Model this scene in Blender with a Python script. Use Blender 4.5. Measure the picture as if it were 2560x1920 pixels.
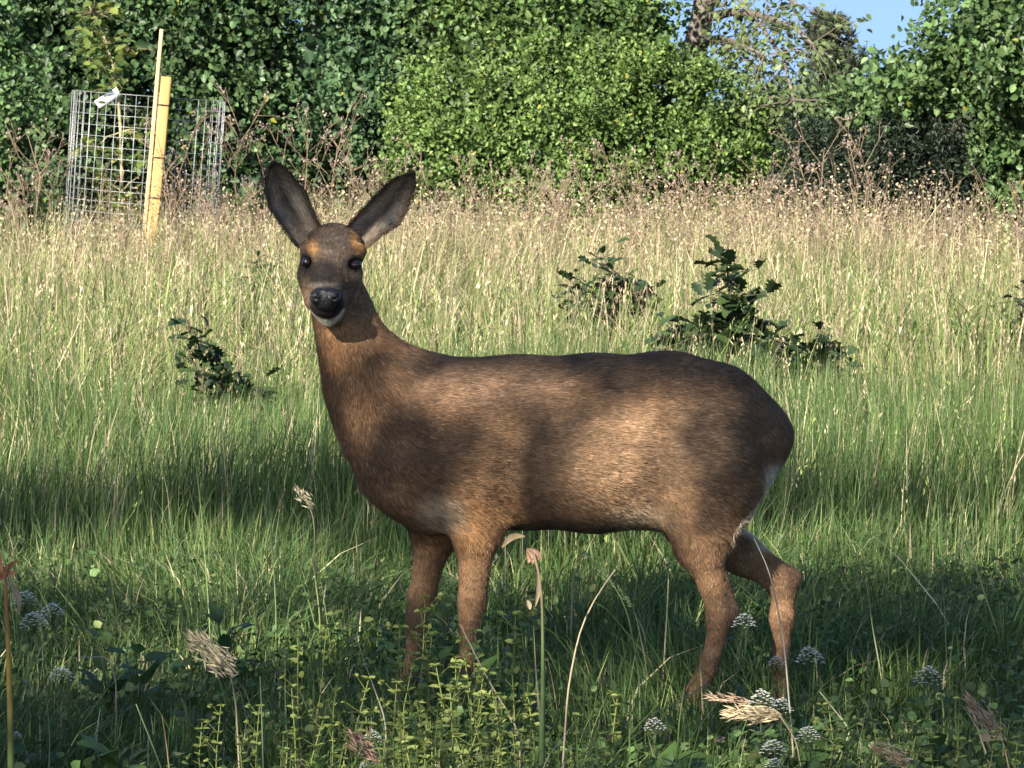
import bpy, math, random
import numpy as np
from mathutils import Vector, Matrix

# ------------------------------------------------------------------ scene reset, camera, light
for o in list(bpy.data.objects): bpy.data.objects.remove(o)
scene = bpy.context.scene
COL = scene.collection
rng = np.random.default_rng(11)
random.seed(5)

CAM_Z = 1.24
FPX = 10000.0                    # focal length in photograph pixels (2560 wide)
HORIZON = 250.0                  # image row of the horizon
PITCH = math.atan((960 - HORIZON) / FPX)
cd = bpy.data.cameras.new('camera'); cam = bpy.data.objects.new('camera', cd); COL.objects.link(cam)
cam.location = (0, 0, CAM_Z); cam.rotation_euler = (math.pi / 2 - PITCH, 0, 0)
cd.sensor_width = 36; cd.lens = FPX / 2560 * 36
cd.clip_start = 0.1; cd.clip_end = 3000
cd.dof.use_dof = True; cd.dof.focus_distance = 8.0; cd.dof.aperture_fstop = 60
scene.camera = cam

SUN_EL, SUN_AZ = math.radians(30), math.radians(30)      # sun behind the camera, to its left
SD = np.array([math.sin(SUN_AZ) * math.cos(SUN_EL), math.cos(SUN_AZ) * math.cos(SUN_EL), -math.sin(SUN_EL)])
w = bpy.data.worlds.new('World'); scene.world = w; w.use_nodes = True
nt = w.node_tree; bg = nt.nodes['Background']
sky = nt.nodes.new('ShaderNodeTexSky'); sky.sky_type = 'NISHITA'; sky.sun_disc = False
sky.sun_elevation = SUN_EL; sky.sun_rotation = math.radians(180) + SUN_AZ
sky.air_density = 1.0; sky.dust_density = 0.8; sky.ozone_density = 1.5
sg = nt.nodes.new('ShaderNodeNewGeometry'); sv = nt.nodes.new('ShaderNodeVectorMath'); sv.operation = 'MULTIPLY_ADD'
sv.inputs[1].default_value = (-1, -1, -1); sv.inputs[2].default_value = (0, 0, .38)      # clear air: the blue reaches down to the horizon
nt.links.new(sg.outputs['Incoming'], sv.inputs[0]); nt.links.new(sv.outputs[0], sky.inputs[0])
nt.links.new(sky.outputs[0], bg.inputs[0]); bg.inputs[1].default_value = 0.12
sl = bpy.data.lights.new('sun', 'SUN'); sun = bpy.data.objects.new('sun', sl); COL.objects.link(sun)
sl.energy = 5.0; sl.angle = math.radians(0.53); sl.color = (1.0, 0.92, 0.80)
sun.rotation_euler = Vector(SD).to_track_quat('-Z', 'Y').to_euler(); sun.location = (-8, -10, 12)
vs = scene.view_settings
vs.view_transform = 'Standard'; vs.look = 'None'; vs.gamma = 1; vs.use_curve_mapping = False
vs.exposure = 1.3

# ------------------------------------------------------------------ helpers
CA, SA = math.cos(PITCH), math.sin(PITCH)
def P(px, py, Y):
    """photograph pixel -> world point on the vertical plane at distance Y"""
    v = (960 - py) / FPX
    d = np.array([(px - 1280) / FPX, CA + v * SA, -SA + v * CA])
    return np.array([0, 0, CAM_Z]) + d * (Y / d[1])
def gz(x, y):
    return 0.025 * np.sin(0.9 * np.asarray(x) + 1.0) * np.sin(0.55 * np.asarray(y) + .4)
def base_at(px, Y):
    x = P(px, 960, Y)[0]
    return np.array([x, Y, float(gz(x, Y))])
def unit(v):
    v = np.asarray(v, float); return v / (np.linalg.norm(v, axis=-1, keepdims=True) + 1e-9)

def make_mesh(name, V, faces, C=None, smooth=False, uv=None):
    """V (n,3); faces: list of (m,k) int arrays (k-gons)"""
    me = bpy.data.meshes.new(name)
    V = np.asarray(V, np.float32)
    faces = [np.asarray(f, np.int32) for f in faces if len(f)]
    nl = sum(f.size for f in faces); nf = sum(len(f) for f in faces)
    me.vertices.add(len(V)); me.vertices.foreach_set('co', V.ravel())
    me.loops.add(nl); me.polygons.add(nf)
    me.loops.foreach_set('vertex_index', np.concatenate([f.ravel() for f in faces]))
    st, tot, o = [], [], 0
    for f in faces:
        k = f.shape[1]
        st.append(o + np.arange(len(f)) * k); tot.append(np.full(len(f), k)); o += f.size
    me.polygons.foreach_set('loop_start', np.concatenate(st).astype(np.int32))
    me.polygons.foreach_set('loop_total', np.concatenate(tot).astype(np.int32))
    if smooth: me.polygons.foreach_set('use_smooth', np.ones(nf, bool))
    if C is not None:
        a = me.color_attributes.new('Col', 'FLOAT_COLOR', 'POINT')
        c = np.ones((len(V), 4), np.float32); c[:, :3] = C
        a.data.foreach_set('color', c.ravel())
    me.update(calc_edges=True)
    return me

class MB:
    """collects geometry for one mesh"""
    def __init__(s): s.V = []; s.F = {}; s.C = []; s.n = 0
    def add(s, V, F, col=(1, 1, 1)):
        V = np.asarray(V, float); s.V.append(V)
        c = np.asarray(col, float)
        s.C.append(np.broadcast_to(c, (len(V), 3)) if c.ndim == 1 else c)
        for f in F:
            f = np.asarray(f)
            if len(f): s.F.setdefault(f.shape[1], []).append(f + s.n)
        s.n += len(V)
    def tube(s, pts, rad, sides=5, col=(1, 1, 1), cap=True):
        pts = np.asarray(pts, float); n = len(pts)
        rad = np.broadcast_to(np.asarray(rad, float), (n,))
        t = unit(np.gradient(pts, axis=0))
        ref = np.array([0.31, 0.9, 0.2]) if abs(unit(pts[-1] - pts[0])[1]) < .85 else np.array([1., 0, 0.1])
        a = unit(np.cross(t, ref)); b = np.cross(t, a)
        ang = np.arange(sides) * 2 * math.pi / sides
        V = pts[:, None] + rad[:, None, None] * (np.cos(ang)[None, :, None] * a[:, None] + np.sin(ang)[None, :, None] * b[:, None])
        i = np.arange(n - 1)[:, None] * sides; j = np.arange(sides)[None]; k = (j + 1) % sides
        q = np.stack([i + j, i + k, i + sides + k, i + sides + j], -1).reshape(-1, 4)
        V = V.reshape(-1, 3); F = [q]
        if cap:
            V = np.vstack([V, pts[-1:] + t[-1:] * rad[-1] * .5]); m = len(V) - 1
            o = (n - 1) * sides
            F.append(np.stack([o + np.arange(sides), o + (np.arange(sides) + 1) % sides, np.full(sides, m)], -1))
        s.add(V, F, col)
    def box(s, c, h, R=np.eye(3), col=(1, 1, 1)):
        v = np.array([[x, y, z] for x in (-1, 1) for y in (-1, 1) for z in (-1, 1)], float) * np.asarray(h)
        v = v @ np.asarray(R).T + np.asarray(c)
        s.add(v, [np.array([[0, 1, 3, 2], [4, 6, 7, 5], [0, 4, 5, 1], [2, 3, 7, 6], [0, 2, 6, 4], [1, 5, 7, 3]])], col)
    def mesh(s, name, smooth=False):
        return make_mesh(name, np.vstack(s.V), [np.vstack(f) for f in s.F.values()], np.vstack(s.C), smooth)

def link(name, me, mat, parent=None, loc=None):
    o = bpy.data.objects.new(name, me); COL.objects.link(o)
    if me is not None and mat is not None and not me.materials: me.materials.append(mat)
    if parent is not None: o.parent = parent
    if loc is not None: o.location = loc
    return o
def tag(o, label, cat, group=None, kind=None):
    o['label'] = label; o['category'] = cat
    if group: o['group'] = group
    if kind: o['kind'] = kind
    return o
def empty(name, loc, label, cat, group=None, rz=0):
    o = bpy.data.objects.new(name, None); COL.objects.link(o); o.empty_display_size = .1
    o.location = loc; o.rotation_euler = (0, 0, rz)
    return tag(o, label, cat, group)

def leaf_template(width=.36, fold=.12, curl=.08):
    v = np.array([[0, 0, 0], [width, .33, fold], [width * .8, .7, fold * .8 - curl * .4], [0, 1, -curl],
                  [-width * .8, .7, fold * .8 - curl * .4], [-width, .33, fold]], float)
    return v, np.array([[0, 1, 2, 3], [0, 3, 4, 5]])
def oak_template():
    side = [(.05, .12), (.20, .2), (.13, .33), (.30, .43), (.19, .55), (.33, .68), (.2, .78), (.2, .92)]
    v = [(0, 0, 0)] + [(x, y, x * .3) for x, y in side] + [(0, 1, -.1)] + [(-x, y, x * .3) for x, y in side[::-1]]
    mid = [(0, .33, -.0), (0, .55, -.01), (0, .78, -.04)]
    n = len(v); v = np.array(v + mid, float)
    F4 = []; F3 = []
    f = [(0, 1, 2, n), (n, 2, 3, 3), ]
    L = list(range(1, 9)); R = list(range(17, 9, -1))
    for S, flip in ((L, 0), (R, 1)):
        q = [(0, S[0], S[1], n), (n, S[1], S[2], S[3]), (n, S[3], S[4], n + 1), (n + 1, S[4], S[5], n + 2), (n + 2, S[5], S[6], S[7]), (n + 2, S[7], 9, 9)]
        for a in q:
            a = list(dict.fromkeys(a))
            if flip: a = a[::-1]
            (F4 if len(a) == 4 else F3).append(a)
    return v, np.array(F4), np.array(F3)

def scatter_leaves(pos, axis, nrm, size, col, tmpl=None, faces=None):
    """merge many leaves: returns V, faces, C"""
    tv, tf = leaf_template() if tmpl is None else (tmpl, faces)
    y = unit(axis); x = unit(np.cross(y, nrm)); z = np.cross(x, y)
    B = np.stack([x, y, z], 1)                              # (N,3,3)
    V = np.einsum('ki,nij->nkj', tv, B) * np.asarray(size)[:, None, None] + pos[:, None]
    N, K = len(pos), len(tv)
    F = (np.arange(N)[:, None, None] * K + tf[None]).reshape(-1, tf.shape[1])
    C = np.repeat(np.asarray(col), K, axis=0) if np.ndim(col) == 2 else np.broadcast_to(col, (N * K, 3))
    return V.reshape(-1, 3), F, C

def sph(n):
    v = rng.normal(size=(n, 3)); return unit(v)

# ------------------------------------------------------------------ materials
def plant_mat(name, rough=.5, trans=.3, spec=.4, var=.25, nscale=6., sat=1.):
    m = bpy.data.materials.new(name); m.use_nodes = True; t = m.node_tree; n = t.nodes; L = t.links
    bs = n['Principled BSDF']; out = n['Material Output']
    at = n.new('ShaderNodeAttribute'); at.attribute_name = 'Col'
    no = n.new('ShaderNodeTexNoise'); no.inputs['Scale'].default_value = nscale; no.inputs['Detail'].default_value = 4
    ge = n.new('ShaderNodeNewGeometry'); L.new(ge.outputs['Position'], no.inputs['Vector'])
    mr = n.new('ShaderNodeMapRange'); mr.inputs[1].default_value = .3; mr.inputs[2].default_value = .7
    mr.inputs[3].default_value = 1 - var; mr.inputs[4].default_value = 1 + var; L.new(no.outputs[0], mr.inputs[0])
    mu = n.new('ShaderNodeVectorMath'); mu.operation = 'SCALE'; L.new(at.outputs[0], mu.inputs[0]); L.new(mr.outputs[0], mu.inputs['Scale'])
    L.new(mu.outputs[0], bs.inputs['Base Color'])
    bs.inputs['Roughness'].default_value = rough; bs.inputs['Specular IOR Level'].default_value = spec
    if trans > 0:
        tr = n.new('ShaderNodeBsdfTranslucent'); L.new(mu.outputs[0], tr.inputs[0])
        mx = n.new('ShaderNodeMixShader'); mx.inputs[0].default_value = trans
        L.new(bs.outputs[0], mx.inputs[1]); L.new(tr.outputs[0], mx.inputs[2]); L.new(mx.outputs[0], out.inputs[0])
    return m
M_GRASS = plant_mat('grass_blade', .55, .35, .3, .2, 3.)
M_DRY = plant_mat('dry_stalk', .8, .2, .15, .2, 8.)
M_LEAF = plant_mat('hedge_leaf', .45, .3, .35, .25, 4.)
M_OAK = plant_mat('oak_leaf', .45, .2, .45, .2, 20.)
M_BARK = plant_mat('bark', .9, 0, .2, .5, 14.)
M_FLOWER = plant_mat('white_petal', .7, .25, .2, .1, 30.)
M_WEED = plant_mat('weed_leaf', .5, .35, .35, .2, 20.)
def simple_mat(name, col, rough=.5, metal=0., spec=.5, var=0., nscale=(20, 20, 20), coat=0.):
    m = bpy.data.materials.new(name); m.use_nodes = True; t = m.node_tree; n = t.nodes; L = t.links
    bs = n['Principled BSDF']; bs.inputs['Base Color'].default_value = (*col, 1)
    bs.inputs['Roughness'].default_value = rough; bs.inputs['Metallic'].default_value = metal; bs.inputs['Specular IOR Level'].default_value = spec
    bs.inputs['Coat Weight'].default_value = coat
    if var:
        tc = n.new('ShaderNodeTexCoord'); mp = n.new('ShaderNodeMapping'); mp.inputs['Scale'].default_value = nscale
        no = n.new('ShaderNodeTexNoise'); no.inputs['Detail'].default_value = 6; no.inputs['Scale'].default_value = 1
        L.new(tc.outputs['Object'], mp.inputs[0]); L.new(mp.outputs[0], no.inputs['Vector'])
        cr = n.new('ShaderNodeValToRGB'); cr.color_ramp.elements[0].position = .3; cr.color_ramp.elements[1].position = .7
        cr.color_ramp.elements[0].color = (*[c * (1 - var) for c in col], 1); cr.color_ramp.elements[1].color = (*[min(1, c * (1 + var)) for c in col], 1)
        L.new(no.outputs[0], cr.inputs[0]); L.new(cr.outputs[0], bs.inputs['Base Color'])
        bp = n.new('ShaderNodeBump'); bp.inputs['Strength'].default_value = .3; bp.inputs['Distance'].default_value = .01
        L.new(no.outputs[0], bp.inputs['Height']); L.new(bp.outputs[0], bs.inputs['Normal'])
    return m
M_WIRE = simple_mat('galvanised_wire', (.45, .46, .46), .4, .35, .5)
M_WOOD = simple_mat('sawn_softwood', (.55, .33, .12), .7, 0, .25, .25, (60, 60, 3))
M_WOODP = simple_mat('pale_softwood', (.66, .46, .24), .7, 0, .25, .2, (60, 60, 3))
M_TIE = simple_mat('black_rubber', (.02, .02, .02), .6)
M_TAG = simple_mat('white_plastic_tag', (.8, .82, .84), .4)
M_EYE = simple_mat('eye', (.007, .004, .005), .05, 0, .5, coat=.3)
M_NOSE = simple_mat('wet_nose', (.011, .011, .012), .34, 0, .35, .4, (260, 260, 260), .0)
M_HOOF = simple_mat('hoof_horn', (.03, .025, .02), .4, 0, .4, .3, (80, 80, 30))

# ------------------------------------------------------------------ ground
def build_ground():
    a = np.concatenate([-np.geomspace(400, 12, 22), np.linspace(-11, 11, 67), np.geomspace(12, 400, 22)])
    b = np.concatenate([-np.geomspace(300, 6, 16), np.linspace(-5, 40, 136), np.geomspace(41, 900, 26)])
    X, Y = np.meshgrid(a, b, indexing='ij'); Z = gz(X, Y)
    V = np.stack([X, Y, Z], -1).reshape(-1, 3); n, m = X.shape
    i = np.arange(n - 1)[:, None] * m + np.arange(m - 1)[None]
    q = np.stack([i, i + m, i + m + 1, i + 1], -1).reshape(-1, 4)
    me = make_mesh('meadow_ground', V, [q], smooth=True)
    m_ = bpy.data.materials.new('meadow_soil'); m_.use_nodes = True; t = m_.node_tree; nn = t.nodes; L = t.links
    bs = nn['Principled BSDF']; bs.inputs['Roughness'].default_value = .95
    ge = nn.new('ShaderNodeNewGeometry'); no = nn.new('ShaderNodeTexNoise'); no.inputs['Scale'].default_value = 7; no.inputs['Detail'].default_value = 8
    L.new(ge.outputs['Position'], no.inputs['Vector'])
    cr = nn.new('ShaderNodeValToRGB'); e = cr.color_ramp.elements
    e[0].position = .35; e[0].color = (.028, .032, .012, 1); e[1].position = .65; e[1].color = (.075, .085, .03, 1)
    L.new(no.outputs[0], cr.inputs[0]); L.new(cr.outputs[0], bs.inputs['Base Color'])
    bp = nn.new('ShaderNodeBump'); bp.inputs['Distance'].default_value = .03; L.new(no.outputs[0], bp.inputs['Height']); L.new(bp.outputs[0], bs.inputs['Normal'])
    o = link('meadow_ground', me, m_); o['kind'] = 'structure'; o['label'] = 'grassy meadow soil under the deer and the hedge'
build_ground()

# ------------------------------------------------------------------ signed distance body builder
class Field:
    def __init__(s, xs, ys, zs):
        s.xs, s.ys, s.zs = [np.asarray(a, np.float32) for a in (xs, ys, zs)]
        s.F = np.full((len(xs), len(ys), len(zs)), 1.0, np.float32)
    def _sub(s, lo, hi):
        sl = []
        for a, l, h in zip((s.xs, s.ys, s.zs), lo, hi):
            i = max(np.searchsorted(a, l) - 1, 0); j = min(np.searchsorted(a, h) + 1, len(a)); sl.append(slice(i, j))
        return tuple(sl)
    def _mix(s, sl, d, k, sub=False):
        f = s.F[sl]
        if sub:
            d = -d; h = np.maximum(k - np.abs(f - d), 0) / k; s.F[sl] = np.maximum(f, d) + h * h * k * .25
        else:
            h = np.maximum(k - np.abs(f - d), 0) / k; s.F[sl] = np.minimum(f, d) - h * h * k * .25
    def cone(s, a, b, ra, rb, k=.02, sy=1.0, yc=None, sub=False):
        """tapered capsule; sy flattens it along the depth axis about the segment"""
        a = np.asarray(a, float); b = np.asarray(b, float); r = max(ra, rb); pad = k + .012
        lo = np.minimum(a, b) - r - pad; hi = np.maximum(a, b) + r + pad
        sl = s._sub(lo, hi)
        X = s.xs[sl[0]][:, None, None] - a[0]; Y = (s.ys[sl[1]][None, :, None] - a[1]); Z = s.zs[sl[2]][None, None, :] - a[2]
        ab = b - a; L2 = max((ab ** 2).sum(), 1e-9)
        t = np.clip((X * ab[0] + Y * ab[1] + Z * ab[2]) / L2, 0, 1)
        d = np.sqrt((X - t * ab[0]) ** 2 + ((Y - t * ab[1]) / sy) ** 2 + (Z - t * ab[2]) ** 2) - (ra + (rb - ra) * t)
        s._mix(sl, (d * min(1, sy)).astype(np.float32), k, sub)
    def ell(s, c, r, k=.02, R=None, sub=False):
        c = np.asarray(c, float); r = np.asarray(r, float); m = r.max() + k + .012
        sl = s._sub(c - m, c + m)
        X = s.xs[sl[0]][:, None, None] - c[0]; Y = s.ys[sl[1]][None, :, None] - c[1]; Z = s.zs[sl[2]][None, None, :] - c[2]
        if R is not None:
            R = np.asarray(R); X, Y, Z = [R[0, i] * X + R[1, i] * Y + R[2, i] * Z for i in range(3)]
        k0 = np.sqrt((X / r[0]) ** 2 + (Y / r[1]) ** 2 + (Z / r[2]) ** 2)
        k1 = np.sqrt((X / r[0] ** 2) ** 2 + (Y / r[1] ** 2) ** 2 + (Z / r[2] ** 2) ** 2) + 1e-6
        s._mix(sl, (k0 * (k0 - 1) / k1).astype(np.float32), k, sub)
    def extract(s):
        F = s.F; ins = F < 0
        nx, ny, nz = F.shape
        cnt = np.zeros((nx - 1, ny - 1, nz - 1), np.int8)
        for dx in (0, 1):
            for dy in (0, 1):
                for dz in (0, 1): cnt += ins[dx:nx - 1 + dx, dy:ny - 1 + dy, dz:nz - 1 + dz]
        act = (cnt > 0) & (cnt < 8)
        I = np.argwhere(act); idx = np.full(act.shape, -1, np.int64); idx[act] = np.arange(len(I))
        acc = np.zeros((len(I), 3)); num = np.zeros(len(I)); G = (s.xs, s.ys, s.zs)
        cor = [np.array(c) for c in ((0, 0, 0), (1, 0, 0), (0, 1, 0), (0, 0, 1), (1, 1, 0), (1, 0, 1), (0, 1, 1), (1, 1, 1))]
        for p in range(8):
            for q in range(p + 1, 8):
                if np.abs(cor[p] - cor[q]).sum() != 1: continue
                A = I + cor[p]; B = I + cor[q]
                fa = F[A[:, 0], A[:, 1], A[:, 2]]; fb = F[B[:, 0], B[:, 1], B[:, 2]]
                m = (fa < 0) != (fb < 0); t = np.where(m, fa / np.where(m, fa - fb, 1), 0)
                pa = np.stack([G[i][A[:, i]] for i in range(3)], -1); pb = np.stack([G[i][B[:, i]] for i in range(3)], -1)
                acc += np.where(m[:, None], pa + (pb - pa) * t[:, None], 0); num += m
        V = acc / num[:, None]
        quads = []
        for ax in range(3):
            u, v = [(1, 2), (2, 0), (0, 1)][ax]
            n = [nx, ny, nz]; sl0 = [slice(None)] * 3; sl1 = [slice(None)] * 3
            sl0[ax] = slice(0, n[ax] - 1); sl1[ax] = slice(1, n[ax])
            a = ins[tuple(sl0)]; b = ins[tuple(sl1)]
            E = np.argwhere(a != b); E = E[(E[:, u] > 0) & (E[:, v] > 0) & (E[:, u] < n[u] - 1) & (E[:, v] < n[v] - 1)]
            du = np.zeros(3, int); du[u] = 1; dv = np.zeros(3, int); dv[v] = 1
            c = [E - du - dv, E - dv, E, E - du]
            Q = np.stack([idx[k[:, 0], k[:, 1], k[:, 2]] for k in c], -1)
            flip = ~a[E[:, 0], E[:, 1], E[:, 2]]
            Q[flip] = Q[flip][:, ::-1]; quads.append(Q)
        Q = np.vstack(quads); Q = Q[(Q >= 0).all(1)]
        return V, Q
def vert_normals(V, Q):
    n = np.cross(V[Q[:, 2]] - V[Q[:, 0]], V[Q[:, 3]] - V[Q[:, 1]]); N = np.zeros_like(V)
    for i in range(4): np.add.at(N, Q[:, i], n)
    return unit(N)
def smooth_mesh(V, Q, it, lam=.5):
    e = np.vstack([Q[:, [0, 1]], Q[:, [1, 2]], Q[:, [2, 3]], Q[:, [3, 0]]])
    deg = np.bincount(e[:, 0], minlength=len(V)) + np.bincount(e[:, 1], minlength=len(V))
    for _ in range(it):
        S = np.zeros_like(V)
        for i in range(3):
            S[:, i] = np.bincount(e[:, 0], V[e[:, 1], i], len(V)) + np.bincount(e[:, 1], V[e[:, 0], i], len(V))
        V = V + lam * (S / np.maximum(deg, 1)[:, None] - V)
    return V

# ------------------------------------------------------------------ the deer
DY = 8.08                                   # mid plane of the deer
def D(px, py, dep=0.): return P(px, py, DY + dep)
def pxr(r): return r / (FPX / DY)
def to_px(Pw):
    """world -> photograph pixel (for colour regions of the coat, defined on the animal's own side view)"""
    q = Pw - np.array([0, 0, CAM_Z]); f = q[..., 1] * CA - q[..., 2] * SA; u = q[..., 1] * SA + q[..., 2] * CA
    return 1280 + FPX * q[..., 0] / f, 960 - FPX * u / f

def nonuni(lo, hi, flo, fhi, h, hf):
    a = np.arange(lo, flo, h); b = np.arange(flo, fhi, hf); c = np.arange(fhi, hi + h, h)
    return np.concatenate([a, b, c])
def build_deer():
    xs = nonuni(-.50, .62, -.47, -.27, .0055, .0026)
    zs = nonuni(-.03, 1.06, .78, 1.03, .0055, .0026)
    ys = nonuni(DY - .26, DY + .24, DY - .22, DY + .06, .0055, .003)
    f = Field(xs, ys, zs)
    # trunk
    T = [(1110, 1100, 208, .62), (1300, 1106, 211, .70), (1490, 1108, 218, .76), (1640, 1096, 203, .76), (1772, 1086, 172, .72)]
    for (x0, y0, r0, s0), (x1, y1, r1, s1) in zip(T[:-1], T[1:]):
        f.cone(D(x0, y0), D(x1, y1), pxr(r0), pxr(r1), .02, (s0 + s1) / 2)
    # croup and tail end
    f.cone(D(1690, 996, 0), D(1775, 1022, 0), pxr(92), pxr(86), .05, .8)
    f.ell(D(1890, 1090, .0), (pxr(84), .066, pxr(62)), .06)
    f.cone(D(1895, 1140, 0), D(1848, 1270, 0), pxr(34), pxr(22), .05, 1.3)
    # shoulder muscle, near and far
    for s in (-1, 1):
        f.ell(D(1120, 1120, s * .058), (pxr(120), .062, pxr(170)), .05)
        f.cone(D(1075, 1050, s * .06), D(1030, 1215, s * .055), pxr(80), pxr(62), .05, .7)
    # neck
    Nk = [(836, 690, 55, .95, -.01), (853, 770, 64, .9, -.005), (878, 852, 73, .85, 0), (920, 940, 104, .75, 0), (990, 1030, 150, .68, 0), (1060, 1100, 185, .62, 0)]
    for a, b in zip(Nk[:-1], Nk[1:]):
        f.cone(D(a[0], a[1], a[4]), D(b[0], b[1], b[4]), pxr(a[2]), pxr(b[2]), .035, (a[3] + b[3]) / 2)
    # brisket
    f.cone(D(975, 1180, 0), D(1075, 1265, 0), pxr(52), pxr(48), .05, 1.0)
    # --- fore legs
    n = -.078
    f.cone(D(1160, 1170, n + .01), D(1192, 1330, n), pxr(92), pxr(52), .05, .62)
    f.cone(D(1192, 1330, n), D(1181, 1500, n), pxr(51), pxr(32), .02, .72)
    f.cone(D(1181, 1500, n), D(1176, 1545, n), pxr(32), pxr(27), .015, .85)
    f.cone(D(1176, 1545, n), D(1164, 1715, n), pxr(25), pxr(19), .012)
    f.cone(D(1164, 1715, n), D(1150, 1768, n), pxr(22), pxr(21), .012)
    n = .072
    f.cone(D(1110, 1180, n - .01), D(1086, 1335, n), pxr(92), pxr(50), .05, .62)
    f.cone(D(1086, 1335, n), D(1055, 1490, n), pxr(49), pxr(32), .02, .72)
    f.cone(D(1055, 1490, n), D(1042, 1545, n), pxr(32), pxr(27), .015, .85)
    f.cone(D(1042, 1545, n), D(1027, 1695, n), pxr(25), pxr(19), .012)
    f.cone(D(1027, 1695, n), D(1014, 1745, n), pxr(22), pxr(21), .012)
    # --- hind legs
    n = -.085
    f.ell(D(1765, 1160, n + .03), (pxr(118), .066, pxr(140)), .05)
    f.cone(D(1775, 1200, n + .015), D(1756, 1372, n), pxr(96), pxr(43), .035, .55)
    f.cone(D(1700, 1215, n + .02), D(1735, 1345, n), pxr(52), pxr(36), .05, .6)
    f.cone(D(1756, 1372, n), D(1782, 1462, n + .005), pxr(42), pxr(29), .025, .75)
    f.cone(D(1782, 1462, n + .005), D(1800, 1535, n + .01), pxr(29), pxr(33), .02, .75)
    f.cone(D(1802, 1430, n + .01), D(1834, 1524, n + .01), pxr(10), pxr(15), .012, .8)       # heel tendon and point of hock
    f.cone(D(1803, 1545, n + .01), D(1776, 1650, n + .01), pxr(29), pxr(21), .02, .8)
    f.cone(D(1776, 1650, n + .01), D(1766, 1678, n + .01), pxr(23), pxr(23), .012, .9)
    f.cone(D(1766, 1678, n + .01), D(1700, 1780, n + .01), pxr(22), pxr(20), .012, .9)
    n = .08
    f.ell(D(1762, 1165, n - .03), (pxr(115), .064, pxr(140)), .05)
    f.cone(D(1740, 1200, n - .02), D(1702, 1318, n), pxr(100), pxr(46), .035, .6)
    f.cone(D(1760, 1290, n), D(1850, 1385, n), pxr(62), pxr(45), .03, .6)
    f.cone(D(1850, 1385, n), D(1955, 1458, n), pxr(44), pxr(30), .02, .7)
    f.cone(D(1900, 1380, n), D(1988, 1440, n), pxr(11), pxr(16), .014, .8)
    f.cone(D(1960, 1462, n), D(1955, 1545, n), pxr(34), pxr(27), .02, .75)
    f.cone(D(1955, 1545, n), D(1952, 1715, n), pxr(26), pxr(20), .02, .85)
    f.cone(D(1952, 1715, n), D(1940, 1768, n), pxr(22), pxr(21), .012, .9)
    for s in (-1, 1):
        f.cone(D(1676, 1060, s * .158), D(1655, 1262, s * .148), .018, .037, .045, sub=True)      # flank hollow before the thigh
        f.cone(D(1290, 1090, s * .150), D(1268, 1300, s * .128), .012, .022, .045, sub=True)     # behind the elbow
        f.cone(D(1040, 940, s * .125), D(985, 1120, s * .135), .012, .020, .045, sub=True)       # neck meets shoulder
        f.cone(D(1700, 1010, s * .165), D(1500, 1000, s * .165), .010, .022, .045, sub=True)     # under the loin
    # groin
    f.cone(D(1600, 1225, 0), D(1690, 1275, .0), pxr(70), pxr(50), .05, 1.0)
    # --- head (faces the camera, muzzle down, turned slightly to the picture's left)
    f.ell(D(834, 612, .0), (pxr(66), .060, pxr(54)), .02)
    f.cone(D(838, 640, .0), D(836, 700, .015), pxr(62), pxr(58), .02)
    f.ell(D(829, 652, -.045), (pxr(74), .048, pxr(50)), .02)
    f.cone(D(826, 670, -.075), D(815, 738, -.142), pxr(50), pxr(33), .02)
    f.cone(D(806, 690, -.03), D(797, 745, -.10), pxr(60), pxr(38), .02)
    f.cone(D(845, 700, -.03), D(838, 745, -.09), pxr(50), pxr(32), .02)
    f.ell(D(816, 772, -.128), (pxr(36), .030, pxr(22)), .012)            # chin and lower lip
    f.cone(D(818, 785, -.11), D(835, 770, -.04), pxr(24), pxr(36), .02)
    f.ell(D(790, 757, -.137), (pxr(24), .022, pxr(20)), .01)             # lips
    f.ell(D(842, 757, -.134), (pxr(24), .022, pxr(20)), .01)
    f.cone(D(768, 618, -.048), D(792, 634, -.078), pxr(17), pxr(14), .02)      # brow ridges
    f.cone(D(899, 627, -.046), D(868, 636, -.076), pxr(16), pxr(14), .02)
    f.cone(D(888, 688, -.05), D(858, 702, -.09), pxr(16), pxr(16), .02)         # cheek bones
    f.cone(D(765, 690, -.045), D(780, 712, -.08), pxr(15), pxr(16), .02)
    for (x0, y0, x1, y1) in ((785, 600, 756, 580), (878, 600, 902, 584)):      # ear roots
        f.cone(D(x0, y0, .052), D(x1, y1, .07), pxr(30), pxr(18), .03)
    f.ell(D(889, 662, -.086), (pxr(17), .016, pxr(14)), .008, sub=True)        # eye sockets
    f.ell(D(765, 655, -.080), (pxr(16), .017, pxr(15)), .008, sub=True)
    # mouth slit
    f.cone(D(786, 776, -.160), D(815, 783, -.170), .0022, .0022, .004, sub=True)
    f.cone(D(815, 783, -.170), D(855, 768, -.145), .0022, .0022, .004, sub=True)
    V, Q = f.extract(); V = smooth_mesh(V, Q, 2, .5)
    return V, Q

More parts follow.
